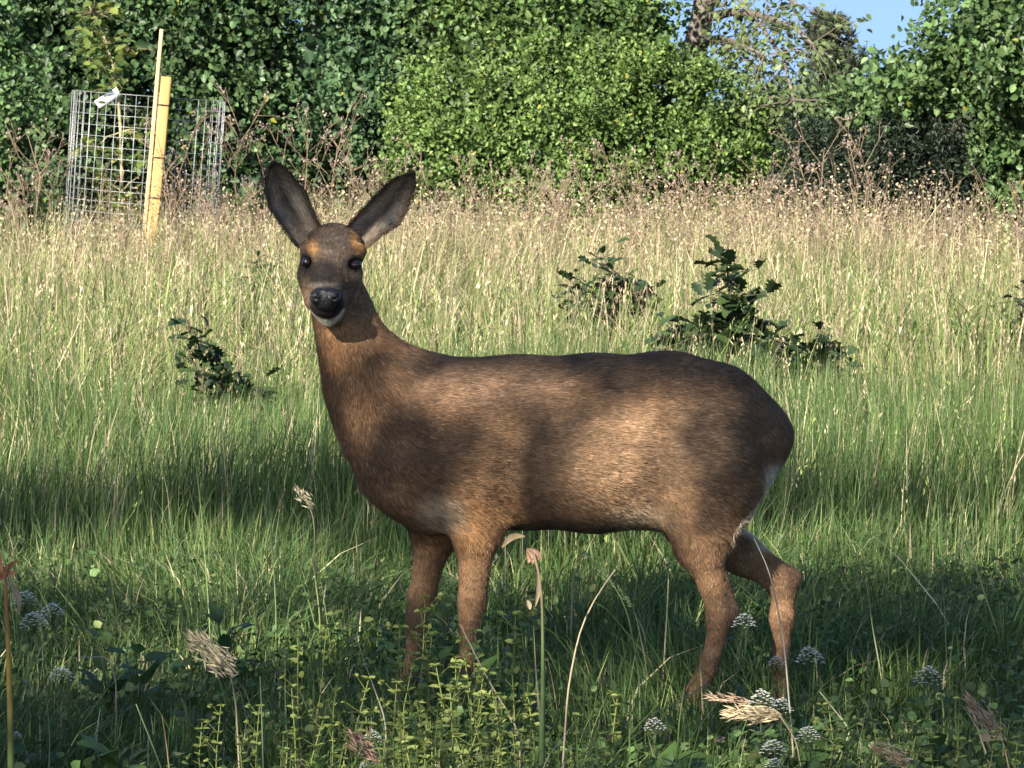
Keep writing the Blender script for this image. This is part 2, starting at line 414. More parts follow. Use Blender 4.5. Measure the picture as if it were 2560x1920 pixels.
def smoothstep(e0, e1, x):
    t = np.clip((x - e0) / (e1 - e0), 0, 1); return t * t * (3 - 2 * t)
def coat_colour(V, N):
    px, py = to_px(V); dep = V[:, 1] - DY
    C = np.tile(np.array([.185, .118, .072]), (len(V), 1))
    def mix(col, wgt):
        nonlocal C
        wgt = np.clip(wgt, 0, 1)[:, None]; C = C * (1 - wgt) + np.array(col) * wgt
    def blob(x, y, rx, ry, soft=.6):
        return smoothstep(1 + soft, 1 - soft, np.sqrt(((px - x) / rx) ** 2 + ((py - y) / ry) ** 2))
    trunk = smoothstep(880, 1000, px) * smoothstep(860, 900, py)
    mix((.105, .077, .052), smoothstep(990, 890, py) * trunk * .75)                    # darker back
    mix((.105, .08, .058), blob(1860, 1060, 150, 130) * .6)                             # grey rump
    mix((.12, .09, .064), blob(1800, 1180, 110, 120) * .45)
    mix((.31, .215, .135), blob(1540, 1150, 220, 130) * .65); mix((.25, .175, .12), blob(1230, 960, 170, 60) * .5)                            # tawny flank; sun patches on flank and upper back paled into the coat
    mix((.30, .17, .08), smoothstep(1180, 1330, py) * blob(1180, 1330, 130, 260) * .9)   # orange fore arm
    mix((.25, .155, .088), smoothstep(1300, 1400, py) * .75)                              # legs
    mix((.115, .08, .055), blob(1000, 1150, 130, 110) * .5)                              # dark shoulder point
    mix((.20, .115, .058), smoothstep(1030, 930, px) * smoothstep(1150, 900, py) * .8)    # russet neck
    mix((.15, .10, .065), blob(940, 900, 70, 120) * .4)
    mix((.42, .36, .27), blob(1090, 1285, 55, 45) * .8 * smoothstep(.02, -.03, dep))      # pale arm pit
    mix((.40, .34, .25), blob(1590, 1300, 80, 35) * .7)    # groin
    mix((.34, .22, .12), blob(1690, 1290, 50, 70) * .5)
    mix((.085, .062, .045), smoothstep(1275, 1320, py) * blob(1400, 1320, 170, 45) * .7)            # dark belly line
    # white rump mirror (faces backwards)
    bk = smoothstep(.35, .7, N[:, 0]) * smoothstep(-.095, -.06, dep) * smoothstep(1130, 1190, py) * smoothstep(1800, 1830, px) * smoothstep(1400, 1340, py)
    mix((.80, .74, .62), bk)
    # dark back edge of the hocks
    mix((.09, .06, .045), blob(1830, 1500, 20, 80) * .6 + blob(1985, 1440, 22, 40) * .7 + blob(1795, 1665, 18, 26) * .8)
    # ---- head
    hd = smoothstep(960, 900, px) * smoothstep(845, 805, py)
    mix((.165, .112, .068), hd * smoothstep(820, 780, py))
    mix((.078, .062, .05), blob(835, 608, 52, 52) * hd); mix((.10, .075, .05), blob(752, 582, 34, 26) * hd)                                    # dark crown
    mix((.13, .105, .082), blob(848, 645, 30, 26) * hd * .6)
    mix((.40, .22, .085), blob(900, 606, 20, 34) * hd)
    mix((.30, .17, .075), blob(780, 624, 13, 20) * hd)
    mix((.014, .0135, .0145), blob(805, 690, 40, 44, .45) * hd * .95)                                # bridge of the nose
    mix((.15, .135, .12), blob(820, 716, 44, 9) * hd * .7)                               # pale ring above the nose
    mix((.30, .22, .14), blob(905, 695, 24, 22) * hd * .8)                                  # pale under the eye
    mix((.06, .045, .04), blob(752, 668, 16, 45) * hd * .7)  # shade down the left side of the face, darkened into the coat
    mix((.015, .014, .014), (blob(890, 661, 21, 17, .4) + blob(767, 660, 17, 32, .5)) * hd) # eye rims; the left one also paints the shade around that eye
    mix((.02, .019, .019), blob(816, 756, 43, 39, .14) * hd * smoothstep(-.10, -.12, dep))                                 # dark lips
    chin = smoothstep(770, 778, py) * smoothstep(.98, 1.06, np.sqrt(((px - 816) / 43) ** 2 + ((py - 756) / 39) ** 2)) * hd * smoothstep(-.07, -.10, dep) * smoothstep(885, 865, px)
    mix((.78, .74, .68), chin)
    mix((.28, .18, .10), smoothstep(-.075, -.05, dep) * smoothstep(770, 800, py) * smoothstep(960, 900, px) * smoothstep(860, 820, py) * .6)
    return C

def fur_flow(V):
    px, py = to_px(V); dep = V[:, 1] - DY
    F = np.tile(np.array([1., 0, -.16]), (len(V), 1))
    def mix(d, wgt):
        nonlocal F
        wgt = wgt[:, None]; F = F * (1 - wgt) + np.array(d) * wgt
    mix((.75, 0, -.5), smoothstep(1150, 1290, py))
    mix((.25, 0, -1), smoothstep(1000, 900, px) * smoothstep(830, 900, py))
    mix((.55, 0, -.8), np.exp(-((px - 990) / 70) ** 2) * .8)
    mix((.45, 0, -.9), smoothstep(1780, 1960, px))
    mix((0.05, .05, -1), smoothstep(1310, 1390, py))
    hd = smoothstep(960, 920, px) * smoothstep(800, 770, py) * smoothstep(.05, .0, dep)
    mix((.1, .6, .75), hd)
    mix((.2, .1, -1), smoothstep(960, 900, px) * smoothstep(775, 800, py))
    return F

V, Q = build_deer()
Nrm = vert_normals(V, Q)
deer_root = D(1400, 1800, 0); deer_root[2] = 0
deer = empty('roe_deer', deer_root, 'brown roe deer doe standing side-on in the grass, looking at the camera', 'deer')
def fur_mat(name, streak):
    m = bpy.data.materials.new(name); m.use_nodes = True; t = m.node_tree; n = t.nodes; L = t.links
    bs = n['Principled BSDF']; at = n.new('ShaderNodeAttribute'); at.attribute_name = 'Col'
    ge = n.new('ShaderNodeNewGeometry'); mp = n.new('ShaderNodeMapping'); mp.inputs['Scale'].default_value = (45, 60, 70)
    no = n.new('ShaderNodeTexNoise'); no.inputs['Scale'].default_value = 1; no.inputs['Detail'].default_value = 5; no.inputs['Distortion'].default_value = .6
    L.new(ge.outputs['Position'], mp.inputs[0]); L.new(mp.outputs[0], no.inputs['Vector'])
    mr = n.new('ShaderNodeMapRange'); mr.inputs[1].default_value = .32; mr.inputs[2].default_value = .68; mr.inputs[3].default_value = 1 - streak; mr.inputs[4].default_value = 1 + streak
    L.new(no.outputs[0], mr.inputs[0])
    mu = n.new('ShaderNodeVectorMath'); mu.operation = 'SCALE'; L.new(at.outputs[0], mu.inputs[0]); L.new(mr.outputs[0], mu.inputs['Scale'])
    L.new(mu.outputs[0], bs.inputs['Base Color']); bs.inputs['Roughness'].default_value = .75; bs.inputs['Specular IOR Level'].default_value = .15
    bs.inputs['Sheen Weight'].default_value = .03; bs.inputs['Sheen Roughness'].default_value = .4
    return m
M_HIDE = fur_mat('deer_hide', .25); M_FUR = fur_mat('deer_fur', .22)
def rel(A): return np.asarray(A) - deer_root
body = link('body', make_mesh('body', rel(V), [Q], coat_colour(V, Nrm) * .68, True), M_HIDE, deer)

def build_fur(V, Q, Nrm, n, name, parent):
    a = V[Q]; ar = np.linalg.norm(np.cross(a[:, 2] - a[:, 0], a[:, 3] - a[:, 1]), axis=1) * .5
    px, py = to_px(a.mean(1))
    wt = ar * (1 + 1.6 * smoothstep(960, 900, px) * smoothstep(860, 780, py)) * np.where(Nrm[Q[:, 0], 1] > .35, .3, 1)
    fi = rng.choice(len(Q), n, p=wt / wt.sum())
    u, v = rng.random((2, n, 1)); q = a[fi]
    root = (q[:, 0] * (1 - u) + q[:, 1] * u) * (1 - v) + (q[:, 3] * (1 - u) + q[:, 2] * u) * v
    nq = Nrm[Q[fi]]; N = unit((nq[:, 0] * (1 - u) + nq[:, 1] * u) * (1 - v) + (nq[:, 3] * (1 - u) + nq[:, 2] * u) * v)
    F = fur_flow(root)
    # clumping waves
    F = unit(F - N * (F * N).sum(1, keepdims=True)); S = np.cross(N, F)
    a_ = (root * S).sum(1, keepdims=True); b_ = (root * F).sum(1, keepdims=True)
    wob = .35 * np.sin(b_ * 23 + a_ * 9) + .25 * np.sin(b_ * 61 + 1.7)
    ph = np.sin(a_ * 150 + 4 * wob + 2.5 * np.sin(b_ * 31)) * np.sin(b_ * 44 + 2 * np.sin(a_ * 70)) * .6 + .55 * np.sin(a_ * 330 + 7 * wob) * np.sin(b_ * 90 + 3 * np.sin(a_ * 140))
    F = F + .20 * ph * S + rng.normal(size=(n, 3)) * .14
    F = unit(F - N * (F * N).sum(1, keepdims=True))
    px, py = to_px(root); dep = root[:, 1] - DY
    hd = smoothstep(960, 910, px) * smoothstep(810, 780, py)
    ln = .0175 * (1 - .66 * hd) * (1 - .55 * smoothstep(1320, 1420, py))
    ln = ln * (1 + 1.5 * smoothstep(.25, .7, N[:, 0]) * smoothstep(1150, 1200, py) * smoothstep(1790, 1830, px) * smoothstep(1400, 1330, py))
    ln = ln * (1 + .6 * np.exp(-(((px - 1085) / 60) ** 2 + ((py - 1285) / 45) ** 2)))
    muz = np.exp(-(((px - 815) / 45) ** 2 + ((py - 750) / 36) ** 2)) * (dep < -.08)
    ln = ln * (1 - .8 * muz) * rng.uniform(.6, 1.25, n)
    lift = .16 + .10 * rng.random(n)
    d1 = unit(F + N * lift[:, None]); d2 = unit(F + N * (lift * .15)[:, None])
    mid = root + d1 * (ln * .5)[:, None]; tip = mid + d2 * (ln * .5)[:, None]
    W = np.cross(F, N) * (rng.uniform(.00035, .00065, n) * (1 - .3 * hd))[:, None]
    base = root - N * .001
    VV = np.stack([base - W, base + W, mid + W * .8, mid - W * .8, tip], 1).reshape(-1, 3)
    i = np.arange(n)[:, None] * 5
    C = coat_colour(root, N) * rng.lognormal(0, .25, n)[:, None]
    lo = np.sin(root[:, 0:1] * 27 + 2 * np.sin(root[:, 2:3] * 33)) * np.sin(root[:, 2:3] * 38 + 2 * np.sin(root[:, 0:1] * 19)) + .6 * np.sin(a_ * 62 + 3 * np.sin(b_ * 17))
    mot = np.sin(root[:, 0:1] * 330 + 2 * np.sin(root[:, 2:3] * 210)) * np.sin(root[:, 2:3] * 370 + 2 * np.sin(root[:, 0:1] * 190))
    hh = hd[:, None]
    C = C * np.clip(1 + .38 * ph * (1 - .7 * hh) + .22 * lo * (1 - hh) + .4 * mot * hh, .2, 2.) * np.array([[1.0, .91, .82]])
    CC = np.repeat(C, 5, 0).reshape(n, 5, 3); CC[:, 4] *= 1.15
    me = make_mesh(name, rel(VV), [i + np.array([[0, 1, 2, 3]]), i + np.array([[3, 2, 4]])], np.clip(CC.reshape(-1, 3), 0, .9), True)
    me.normals_split_custom_set_from_vertices(np.repeat(unit(N + .25 * rng.normal(size=(n, 3))), 5, 0))
    o = link(name, me, M_FUR, parent); o['kind'] = 'stuff'
build_fur(V, Q, Nrm, 240000, 'fur', body)

def resample(pts, n):
    pts = np.asarray(pts, float); s = np.r_[0, np.cumsum(np.linalg.norm(np.diff(pts, axis=0), axis=1))]; s /= s[-1]
    t = np.linspace(0, 1, n); return np.stack([np.interp(t, s, pts[:, i]) for i in range(2)], -1)
def build_ear(A, B, dep0, dep_tip, flip, cup=.042):
    """closed thin shell between two edge outlines, hollow towards the viewer side of the head"""
    n, m = 30, 15
    A = resample(A, n); B = resample(B, n); s = np.linspace(0, 1, n); t = np.linspace(-1, 1, m)
    mb = MB(); fr = np.zeros((n, m, 3)); bkk = np.zeros((n, m, 3)); cf = np.zeros((n, m, 3)); cb = np.zeros((n, m, 3))
    for i in range(n):
        dep = dep0 + (dep_tip - dep0) * s[i]
        prof = math.sin(math.pi * min(1, .18 + .86 * s[i])) ** .6 if s[i] < .95 else .35
        for j in range(m):
            p = A[i] * (1 - t[j]) / 2 + B[i] * (1 + t[j]) / 2
            c = (1 - t[j] ** 2)
            dd = dep + cup * prof * (c ** .8) + .004 * math.sin(9 * s[i] + 3 * t[j])
            fr[i, j] = D(p[0], p[1], dd); bkk[i, j] = D(p[0], p[1], dd + .0045 * (c ** .5 + .02))
            rim = abs(t[j]) ** 3
            k = .5 + .5 * math.sin(11 * t[j] + 5 * s[i])
            cf[i, j] = np.array([.20, .155, .115]) * (1 - rim) + np.array([.085, .06, .042]) * rim
            pl = math.exp(-((t[j] - .42) / .26) ** 2) * math.exp(-((s[i] - .38) / .26) ** 2) + .6 * math.exp(-((t[j] + .6) / .2) ** 2) * math.exp(-((s[i] - .3) / .3) ** 2)
            cf[i, j] = cf[i, j] * (1 - .85 * pl) + np.array([.40, .34, .26]) * .85 * pl
            cr = math.exp(-((t[j] + .05 + .25 * (s[i] - .5)) / .16) ** 2) * math.exp(-((s[i] - .5) / .28) ** 2); cf[i, j] *= 1 - .65 * cr  # shadow in the fold of the ear, darkened into its colour
            if s[i] > .9: cf[i, j] *= .5
            cb[i, j] = np.array([.13, .085, .05]) * (1 - .6 * s[i])
    i = np.arange(n - 1)[:, None] * m + np.arange(m - 1)[None]
    q = np.stack([i, i + 1, i + m + 1, i + m], -1).reshape(-1, 4)
    if flip: q = q[:, ::-1]
    mb.add(fr.reshape(-1, 3), [q], cf.reshape(-1, 3)); mb.add(bkk.reshape(-1, 3), [q[:, ::-1]], cb.reshape(-1, 3))
    # fine hairs: pale lining and dark fringe on the rim
    H = 2600
    ii = rng.integers(1, n - 1, H); jj = np.where(rng.random(H) < .45, rng.choice([0, 1, m - 2, m - 1], H), rng.integers(0, m, H))
    root = fr[ii, jj] + rng.normal(size=(H, 3)) * .0012
    along = unit(fr[np.minimum(ii + 1, n - 1), jj] - fr[ii - 1, jj]); acr = unit(fr[ii, np.minimum(jj + 1, m - 1)] - fr[ii, np.maximum(jj - 1, 0)])
    sg = np.where(jj < m / 2, -1, 1)[:, None]
    d = unit(along * .9 + acr * sg * np.where((jj < 2) | (jj > m - 3), .7, -.3)[:, None] + np.array([0, -.45, 0]) + rng.normal(size=(H, 3)) * .2)
    ln = rng.uniform(.006, .017, H)[:, None]; wv = unit(np.cross(d, np.array([0, 1., 0]))) * .0005
    hv = np.stack([root - wv, root + wv, root + d * ln], 1).reshape(-1, 3)
    hc = np.repeat(cf[ii, jj] * rng.lognormal(.1, .35, H)[:, None], 3, 0)
    mb.add(hv, [np.arange(H)[:, None] * 3 + np.array([[0, 1, 2]])], hc)
    me = mb.mesh('ear', True); me.transform(Matrix.Translation(-Vector(deer_root)))
    return link('ear', me, M_HIDE, deer)
build_ear([(745, 622), (704, 565), (672, 517), (662, 465), (668, 428), (684, 406)],
          [(812, 586), (786, 533), (760, 476), (738, 445), (712, 418), (686, 406)], -.012, .004, False)
build_ear([(848, 586), (893, 536), (932, 494), (978, 450), (1012, 435), (1034, 431)],
          [(905, 630), (950, 592), (995, 563), (1020, 523), (1038, 462), (1036, 432)], -.012, .004, False)

def ico(name, c, r, mat, parent, R=None, sub=3):
    import bmesh
    bm = bmesh.new(); bmesh.ops.create_icosphere(bm, subdivisions=sub, radius=1)
    me = bpy.data.meshes.new(name); bm.to_mesh(me); bm.free()
    n = len(me.vertices); v = np.zeros(n * 3); me.vertices.foreach_get('co', v); v = v.reshape(-1, 3) * np.asarray(r)
    if R is not None: v = v @ np.asarray(R).T
    v = v + rel(c); me.vertices.foreach_set('co', v.ravel())
    me.polygons.foreach_set('use_smooth', np.ones(len(me.polygons), bool)); me.update()
    return link(name, me, mat, parent)
ico('eye', D(889, 662, -.0815), (.0128, .0112, .0106), M_EYE, deer)
ico('eye', D(768, 656, -.0755), (.0105, .0115, .0118), M_EYE, deer)
# nose pad with nostrils
c = D(813, 744, -.158)
f = Field(np.arange(c[0] - .045, c[0] + .045, .0014), np.arange(c[1] - .03, c[1] + .04, .0014), np.arange(c[2] - .04, c[2] + .035, .0014))
f.ell(c + [0, .006, .003], (.030, .020, .0195), .008); f.ell(c + [0, .004, -.014], (.020, .016, .014), .012)
for s in (-1, 1):
    f.ell(c + [s * .019, -.005, .001], (.0095, .014, .013), .008)
    f.cone(c + [s * .0175, -.0175, -.003], c + [s * .0245, -.009, .005], .0022, .0032, .004, sub=True)
f.cone(c + [0, -.017, -.002], c + [0, -.012, -.022], .0012, .0012, .003, sub=True)
nv, nq = f.extract(); nv = smooth_mesh(nv, nq, 1)
link('nose', make_mesh('nose', rel(nv), [nq], smooth=True), M_NOSE, deer)
# hooves
def hoof(px, py, dep, lean):
    mb = MB()
    for s in (-1, 1):
        b = D(px, py, dep) + np.array([0, s * .009, 0]); tip = b + np.array([lean - .012, 0, -.038])
        mb.tube([b + [0, 0, .008], b + [lean * .4, 0, -.012], tip], [.0095, .0125, .010], 8, (.03, .025, .02))
    me = mb.mesh('hoof', True); me.transform(Matrix.Translation(-Vector(deer_root))); link('hoof', me, M_HOOF, deer)
for h in ((1150, 1765, -.078, -.012), (1014, 1742, .072, -.012), (1697, 1778, -.075, -.02), (1940, 1765, .08, -.01)): hoof(*h)

# ------------------------------------------------------------------ hedge shrubs
def shrub_foliage(ells, ncl, per, leaf, colA, colB, spread=.13, yellow=.004, inner=.3, wid=.36, tops=None):
    """ells: (centre xyz, radii xyz). Leaf clumps at twig ends over lumpy ellipsoids, more of them facing the meadow"""
    core = ells; lobes = []
    for (c, r) in core:                                        # billowing lobes with deep gaps between them
        for _ in range(16):
            d = sph(1)[0]; d[1] = -abs(d[1]) if rng.random() < .8 else d[1]
            q = rng.uniform(.20, .42); lobes.append((np.asarray(c) + d * np.asarray(r) * (1.06 - q * .75), np.asarray(r) * q * rng.uniform(.85, 1.2, 3)))
    ells = lobes
    vol = np.array([e[1][0] * e[1][2] for e in ells]); cl = []; nn = []
    per_e = rng.multinomial(int(ncl * 1.5), vol / vol.sum())
    for (c, r), k in zip(ells, per_e):
        c = np.asarray(c, float); r = np.asarray(r, float)
        d = sph(k * 3); keep = (d[:, 1] < .1) | (rng.random(len(d)) < .3); d = d[keep][:k]
        lump = 1 + .10 * np.sin(d[:, 0] * 7 + c[0] * 5) * np.sin(d[:, 2] * 8 + c[2] * 3) + .07 * np.sin(d[:, 0] * 17 + 1) * np.sin(d[:, 2] * 15)
        rad = np.where(rng.random(len(d)) < inner, rng.uniform(.45, .85, len(d)), rng.uniform(.86, 1.04, len(d))) * lump
        cl.append(c + d * r * rad[:, None]); nn.append(unit(d / r))
    cl = np.vstack(cl); nn = np.vstack(nn)
    k = cl[:, 2] > .08
    for (c, r) in ells: k &= (((cl - c) / r) ** 2).sum(1) > .35
    hole = np.sin(cl[:, 0] * 9.1 + 2 * np.sin(cl[:, 2] * 5)) * np.sin(cl[:, 2] * 10.3 + 1.5 * np.sin(cl[:, 0] * 6.1 + 1)) + .5 * np.sin(cl[:, 0] * 21 + cl[:, 2] * 9)
    k &= (hole > -.42) | (rng.random(len(cl)) < .12)
    cl, nn = cl[k], nn[k]
    n = len(cl) * per
    twig = unit(nn + rng.normal(size=nn.shape) * .6 + [0, 0, .25])
    t = rng.random((len(cl), per, 1)) - .3
    pos = (cl[:, None] + twig[:, None] * t * spread * 1.6 + rng.normal(size=(len(cl), per, 3)) * spread * .42).reshape(-1, 3)
    ax = unit(np.repeat(twig, per, 0) * .5 + rng.normal(size=(n, 3)) * .75 + [0, -.1, -.15])
    nm = unit(np.repeat(nn, per, 0) * .55 + rng.normal(size=(n, 3)) * .62 + [-.15, -.2, .5])
    tone = np.repeat(rng.random(len(cl)), per)[:, None] * .7 + rng.random((n, 1)) * .3
    C = np.array(colA) * (1 - tone) + np.array(colB) * tone
    C = 1.4 * C * rng.lognormal(0, .28, n)[:, None]
    yl = rng.random(n) < yellow; C[yl] = np.array([.30, .30, .05])
    sz = leaf * rng.uniform(.65, 1.3, n)
    tv, tf = leaf_template(wid)
    # the thick of the shrub: bigger overlapping leaves deep inside, coloured dark for the shade there
    vol = np.array([e[1][0] * e[1][2] for e in core]); pe = rng.multinomial(int(ncl * 4.2), vol / vol.sum()); ip = []
    for (c, r), k in zip(core, pe):
        d = sph(k) * (rng.random((k, 1)) ** .5) * .58; ip.append(np.asarray(c) + d * np.asarray(r))
    ip = np.vstack(ip); ip = ip[ip[:, 2] > .05]; m = len(ip)
    pos = np.vstack([pos, ip]); ax = np.vstack([ax, sph(m) * [1, .4, 1]]); nm = np.vstack([nm, sph(m) * .5 + [0, -1, 0]])
    sz = np.r_[sz, rng.uniform(.09, .14, m)]; C = np.vstack([C, np.array(colA) * rng.lognormal(0, .15, (m, 1))])
    return scatter_leaves(pos, ax, nm, sz, C, tv, tf), cl
def branch_pts(a, b, wig, n=7):
    a = np.asarray(a, float); b = np.asarray(b, float); t = np.linspace(0, 1, n)[:, None]
    L = np.linalg.norm(b - a); off = rng.normal(size=(n, 3)) * wig * L; off[0] = 0; off[-1] = 0
    return a + (b - a) * t + off + np.sin(t * math.pi) * rng.normal(size=3) * wig * L
def build_shrub(name, label, cat, base, ells, ncl, per, leaf, colA, colB, stems=9, group=None, bark=(.09, .075, .055), **kw):
    root = empty(name, base, label, cat, group)
    (LV, LF, LC), cl = shrub_foliage(ells, ncl, per, leaf, colA, colB, **kw)
    o = link('foliage', make_mesh('foliage', LV - base, [LF], LC), M_LEAF, root); o['kind'] = 'stuff'
    mb = MB()
    for i in range(stems):
        e = ells[i % len(ells)]; c = np.asarray(e[0]); r = np.asarray(e[1])
        b0 = np.array([base[0] + rng.normal() * .12 + (c[0] - base[0]) * .4, base[1] + rng.normal() * .1, float(gz(base[0], base[1])) - .03])
        top = c + r * sph(1)[0] * .7; top[2] = max(top[2], .5)
        pts = branch_pts(b0, top, .03); mb.tube(pts, np.linspace(.028, .008, 7), 5, bark)
    near = rng.choice(len(cl), min(len(cl), 220), replace=False)
    for i in near:                                             # twigs running into the leaf clumps
        e = ells[np.argmin([(((cl[i] - c) / r) ** 2).sum() for c, r in ells])]
        a = cl[i] + (np.asarray(e[0]) - cl[i]) * rng.uniform(.25, .55)
        mb.tube(branch_pts(a, cl[i], .05, 4), np.linspace(.007, .0025, 4), 3, np.array(bark) * rng.uniform(.8, 1.6), False)
    link('stems', mb.mesh('stems'), M_BARK, root)
    return root
def E(px, py, rx, ry, Y, rd):
    s = Y / FPX; return (P(px, py, Y), np.array([rx * s, rd, ry * s]))
G1, G2 = (.030, .062, .024), (.075, .125, .045)
build_shrub('hedge_shrub', 'rounded green shrub at the end of the hedge beside the wire cage', 'shrub', base_at(-10, 28.8),
            [E(-20, 330, 130, 220, 28.8, .55), E(-60, 120, 150, 200, 29.0, .5), E(10, 520, 95, 120, 28.8, .5)], 420, 15, .05, (.045, .085, .03), (.085, .145, .05), 6)
build_shrub('hedge_shrub', 'tall dark green leafy hedge shrub behind the caged sapling', 'shrub', base_at(420, 31.5),
            [E(140, 160, 250, 420, 31.6, .7), E(400, 60, 260, 420, 31.4, .8), E(620, 230, 230, 370, 31.3, .75), E(330, 420, 260, 230, 31.6, .6), E(560, -120, 330, 240, 31.6, .8), E(40, -160, 300, 240, 31.7, .8)], 1750, 15, .058, G1, G2, 14, yellow=.006)
build_shrub('hedge_shrub', 'blue-green leafy hedge shrub above and behind the deer\'s ears', 'shrub', base_at(900, 31.2),
            [E(860, 120, 210, 330, 31.2, .75), E(1010, -60, 240, 300, 31.3, .8), E(850, 420, 190, 190, 31.3, .55), E(1020, 200, 160, 220, 31.0, .6)], 950, 15, .058, (.03, .066, .03), (.085, .14, .06), 9, yellow=.004)
build_shrub('hedge_shrub', 'dark green shrub with yellowing leaves rising behind the bright bush', 'shrub', base_at(1420, 31.0),
            [E(1250, 110, 190, 220, 30.6, .7), E(1480, 60, 200, 220, 30.5, .7), E(1380, -140, 300, 220, 31.0, .8), E(1590, 70, 105, 150, 30.4, .5), E(1400, 350, 300, 280, 31.6, .6), E(1350, 160, 120, 120, 30.2, .4), E(1130, 60, 130, 160, 30.7, .5)], 1350, 15, .046, (.045, .085, .024), (.105, .16, .045), 9, yellow=.012)
build_shrub('hedge_bush', 'bright green small-leaved bush in the middle of the hedge behind the deer', 'bush', base_at(1450, 29.9),
            [E(1190, 400, 210, 250, 29.9, .7), E(1400, 380, 240, 225, 29.8, .75), E(1620, 370, 230, 220, 29.9, .75), E(1790, 420, 170, 235, 30.0, .65), E(1080, 480, 130, 140, 29.8, .5), E(1500, 520, 330, 130, 29.6, .6), E(1880, 320, 80, 90, 30.0, .4), E(1250, 240, 120, 100, 29.8, .5), E(1560, 210, 90, 80, 29.8, .4), E(1420, 200, 90, 80, 29.9, .4), E(1720, 200, 90, 80, 29.9, .4), E(1330, 150, 90, 70, 29.9, .4), E(1150, 230, 110, 120, 29.9, .45), E(1500, 140, 80, 70, 30.0, .4), E(1640, 150, 80, 70, 29.9, .4), E(1040, 330, 90, 110, 29.9, .4)], 2500, 16, .037, (.06, .105, .024), (.125, .185, .05), 12, yellow=.006, wid=.3, spread=.11)
build_shrub('hedge_bush', 'large dark bush with glossy leaves at the hedge gap below the pine', 'bush', base_at(2350, 28.8),
            [E(2490, 120, 165, 190, 28.0, .9), E(2275, 225, 130, 70, 28.2, .6), E(2150, 280, 80, 50, 28.7, .45), E(2600, 340, 135, 220, 27.9, .8), E(2640, 40, 200, 260, 28.4, .8), E(2620, 560, 100, 130, 28.2, .6), E(2570, -150, 170, 200, 28.6, .7), E(2390, 175, 110, 95, 28.0, .6), E(2510, 240, 90, 80, 28.0, .6)], 2300, 14, .055, (.032, .062, .024), (.10, .16, .05), 12, yellow=.004, spread=.12)

build_shrub('recess_shade_shrub', 'near-black shrub added for the deep shade in the recess under the glossy bush', 'shrub', base_at(2200, 29.8),  # added shrub; its near-black leaves stand for the shade of the recess
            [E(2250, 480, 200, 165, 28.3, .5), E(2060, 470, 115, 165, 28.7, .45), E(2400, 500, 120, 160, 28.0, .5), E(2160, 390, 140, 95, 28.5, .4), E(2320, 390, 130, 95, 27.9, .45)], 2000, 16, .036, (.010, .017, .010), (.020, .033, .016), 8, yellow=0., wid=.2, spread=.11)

build_shrub('far_bush', 'dull green bush seen far off through the gap in the hedge', 'bush', base_at(1990, 40.0),
            [E(1930, 330, 110, 100, 40.0, .6), E(2030, 310, 110, 110, 40.2, .6), E(2140, 330, 110, 100, 40.0, .6), E(1830, 330, 110, 95, 40.3, .6)], 500, 15, .055, (.04, .065, .03), (.085, .12, .05), 8)

# ------------------------------------------------------------------ trees beyond the hedge
def tree_beyond():
    Y = 31.9; base = base_at(1745, Y)
    root = empty('broadleaf_tree', base, 'tree with bare grey trunk and drooping sparse twigs beyond the hedge gap', 'tree')
    tr = MB(); bark = (.17, .14, .115)
    pts = np.array([base + [-.1, 0, -.05], P(1722, 260, Y), P(1738, 120, Y), P(1757, 30, Y), P(1768, -60, Y), P(1760, -330, Y), P(1790, -700, Y), P(1770, -1100, Y)])
    tr.tube(pts, [.14, .115, .10, .09, .085, .075, .055, .03], 9, bark)
    ends = []
    def limb(p, r0):
        tr.tube(p, np.linspace(r0, .012, len(p)), 6, bark); ends.extend([p[i] for i in range(len(p) // 3, len(p))])
    L = [[(1765, 45), (1830, 30), (1900, 38), (1990, 70), (2030, 110)], [(1750, 110), (1800, 95), (1850, 110), (1910, 140)],
         [(1768, -40), (1850, -60), (1930, -30), (1990, 10)], [(1760, 20), (1830, -20), (1900, 60), (1960, 150), (1985, 250)], [(1750, 90), (1830, 110), (1890, 170), (1930, 260)],
         [(1750, -250), (1650, -330), (1520, -350)], [(1780, -500), (1900, -600), (2030, -620)], [(1775, -600), (1650, -750), (1560, -800)], [(1775, -800), (1860, -950), (1900, -1050)],
        ]
    for l in L:
        limb(np.array([P(x, y, Y - .75 * i * (l[0][1] > -60) + rng.normal() * .2 * (i > 0)) for i, (x, y) in enumerate(l)]), .04 if l[0][1] not in (20, 90) else .014)
    pos = []; tw = MB(); ax = []
    for e in ends * 2:
        for _ in range(4):
            d = unit(np.array([rng.normal(), rng.normal() * .7, rng.normal() * .7 - .25])); ln = rng.uniform(.25, .6)
            p = np.array([e, e + d * ln * .5, e + d * ln + [0, 0, -.12 * ln]]); tr.tube(p, [.0045, .003, .002], 3, bark, False)
            k = 9; t = rng.random((k, 1)) ** .7
            pos.append(e + (p[2] - e) * t + rng.normal(size=(k, 3)) * .05); ax.append(np.repeat((d + [0, 0, -.6])[None], k, 0))
    pos = np.vstack(pos); ax = np.vstack(ax) + rng.normal(size=pos.shape) * .4; n = len(pos)
    C = np.array([.125, .175, .06]) * rng.lognormal(0, .25, n)[:, None]
    tv, tf = leaf_template(.3)
    LV, LF, LC = scatter_leaves(pos, ax, rng.normal(size=(n, 3)) + [-.3, -.5, .5], rng.uniform(.04, .07, n), C, tv, tf)
    link('trunk', tr.mesh('trunk', True).copy() if False else tr.mesh('trunk'), M_BARK, root).data.transform(Matrix.Translation(-Vector(base)))
    o = link('crown', make_mesh('crown', LV - base, [LF], LC), M_LEAF, root); o['kind'] = 'stuff'
tree_beyond()
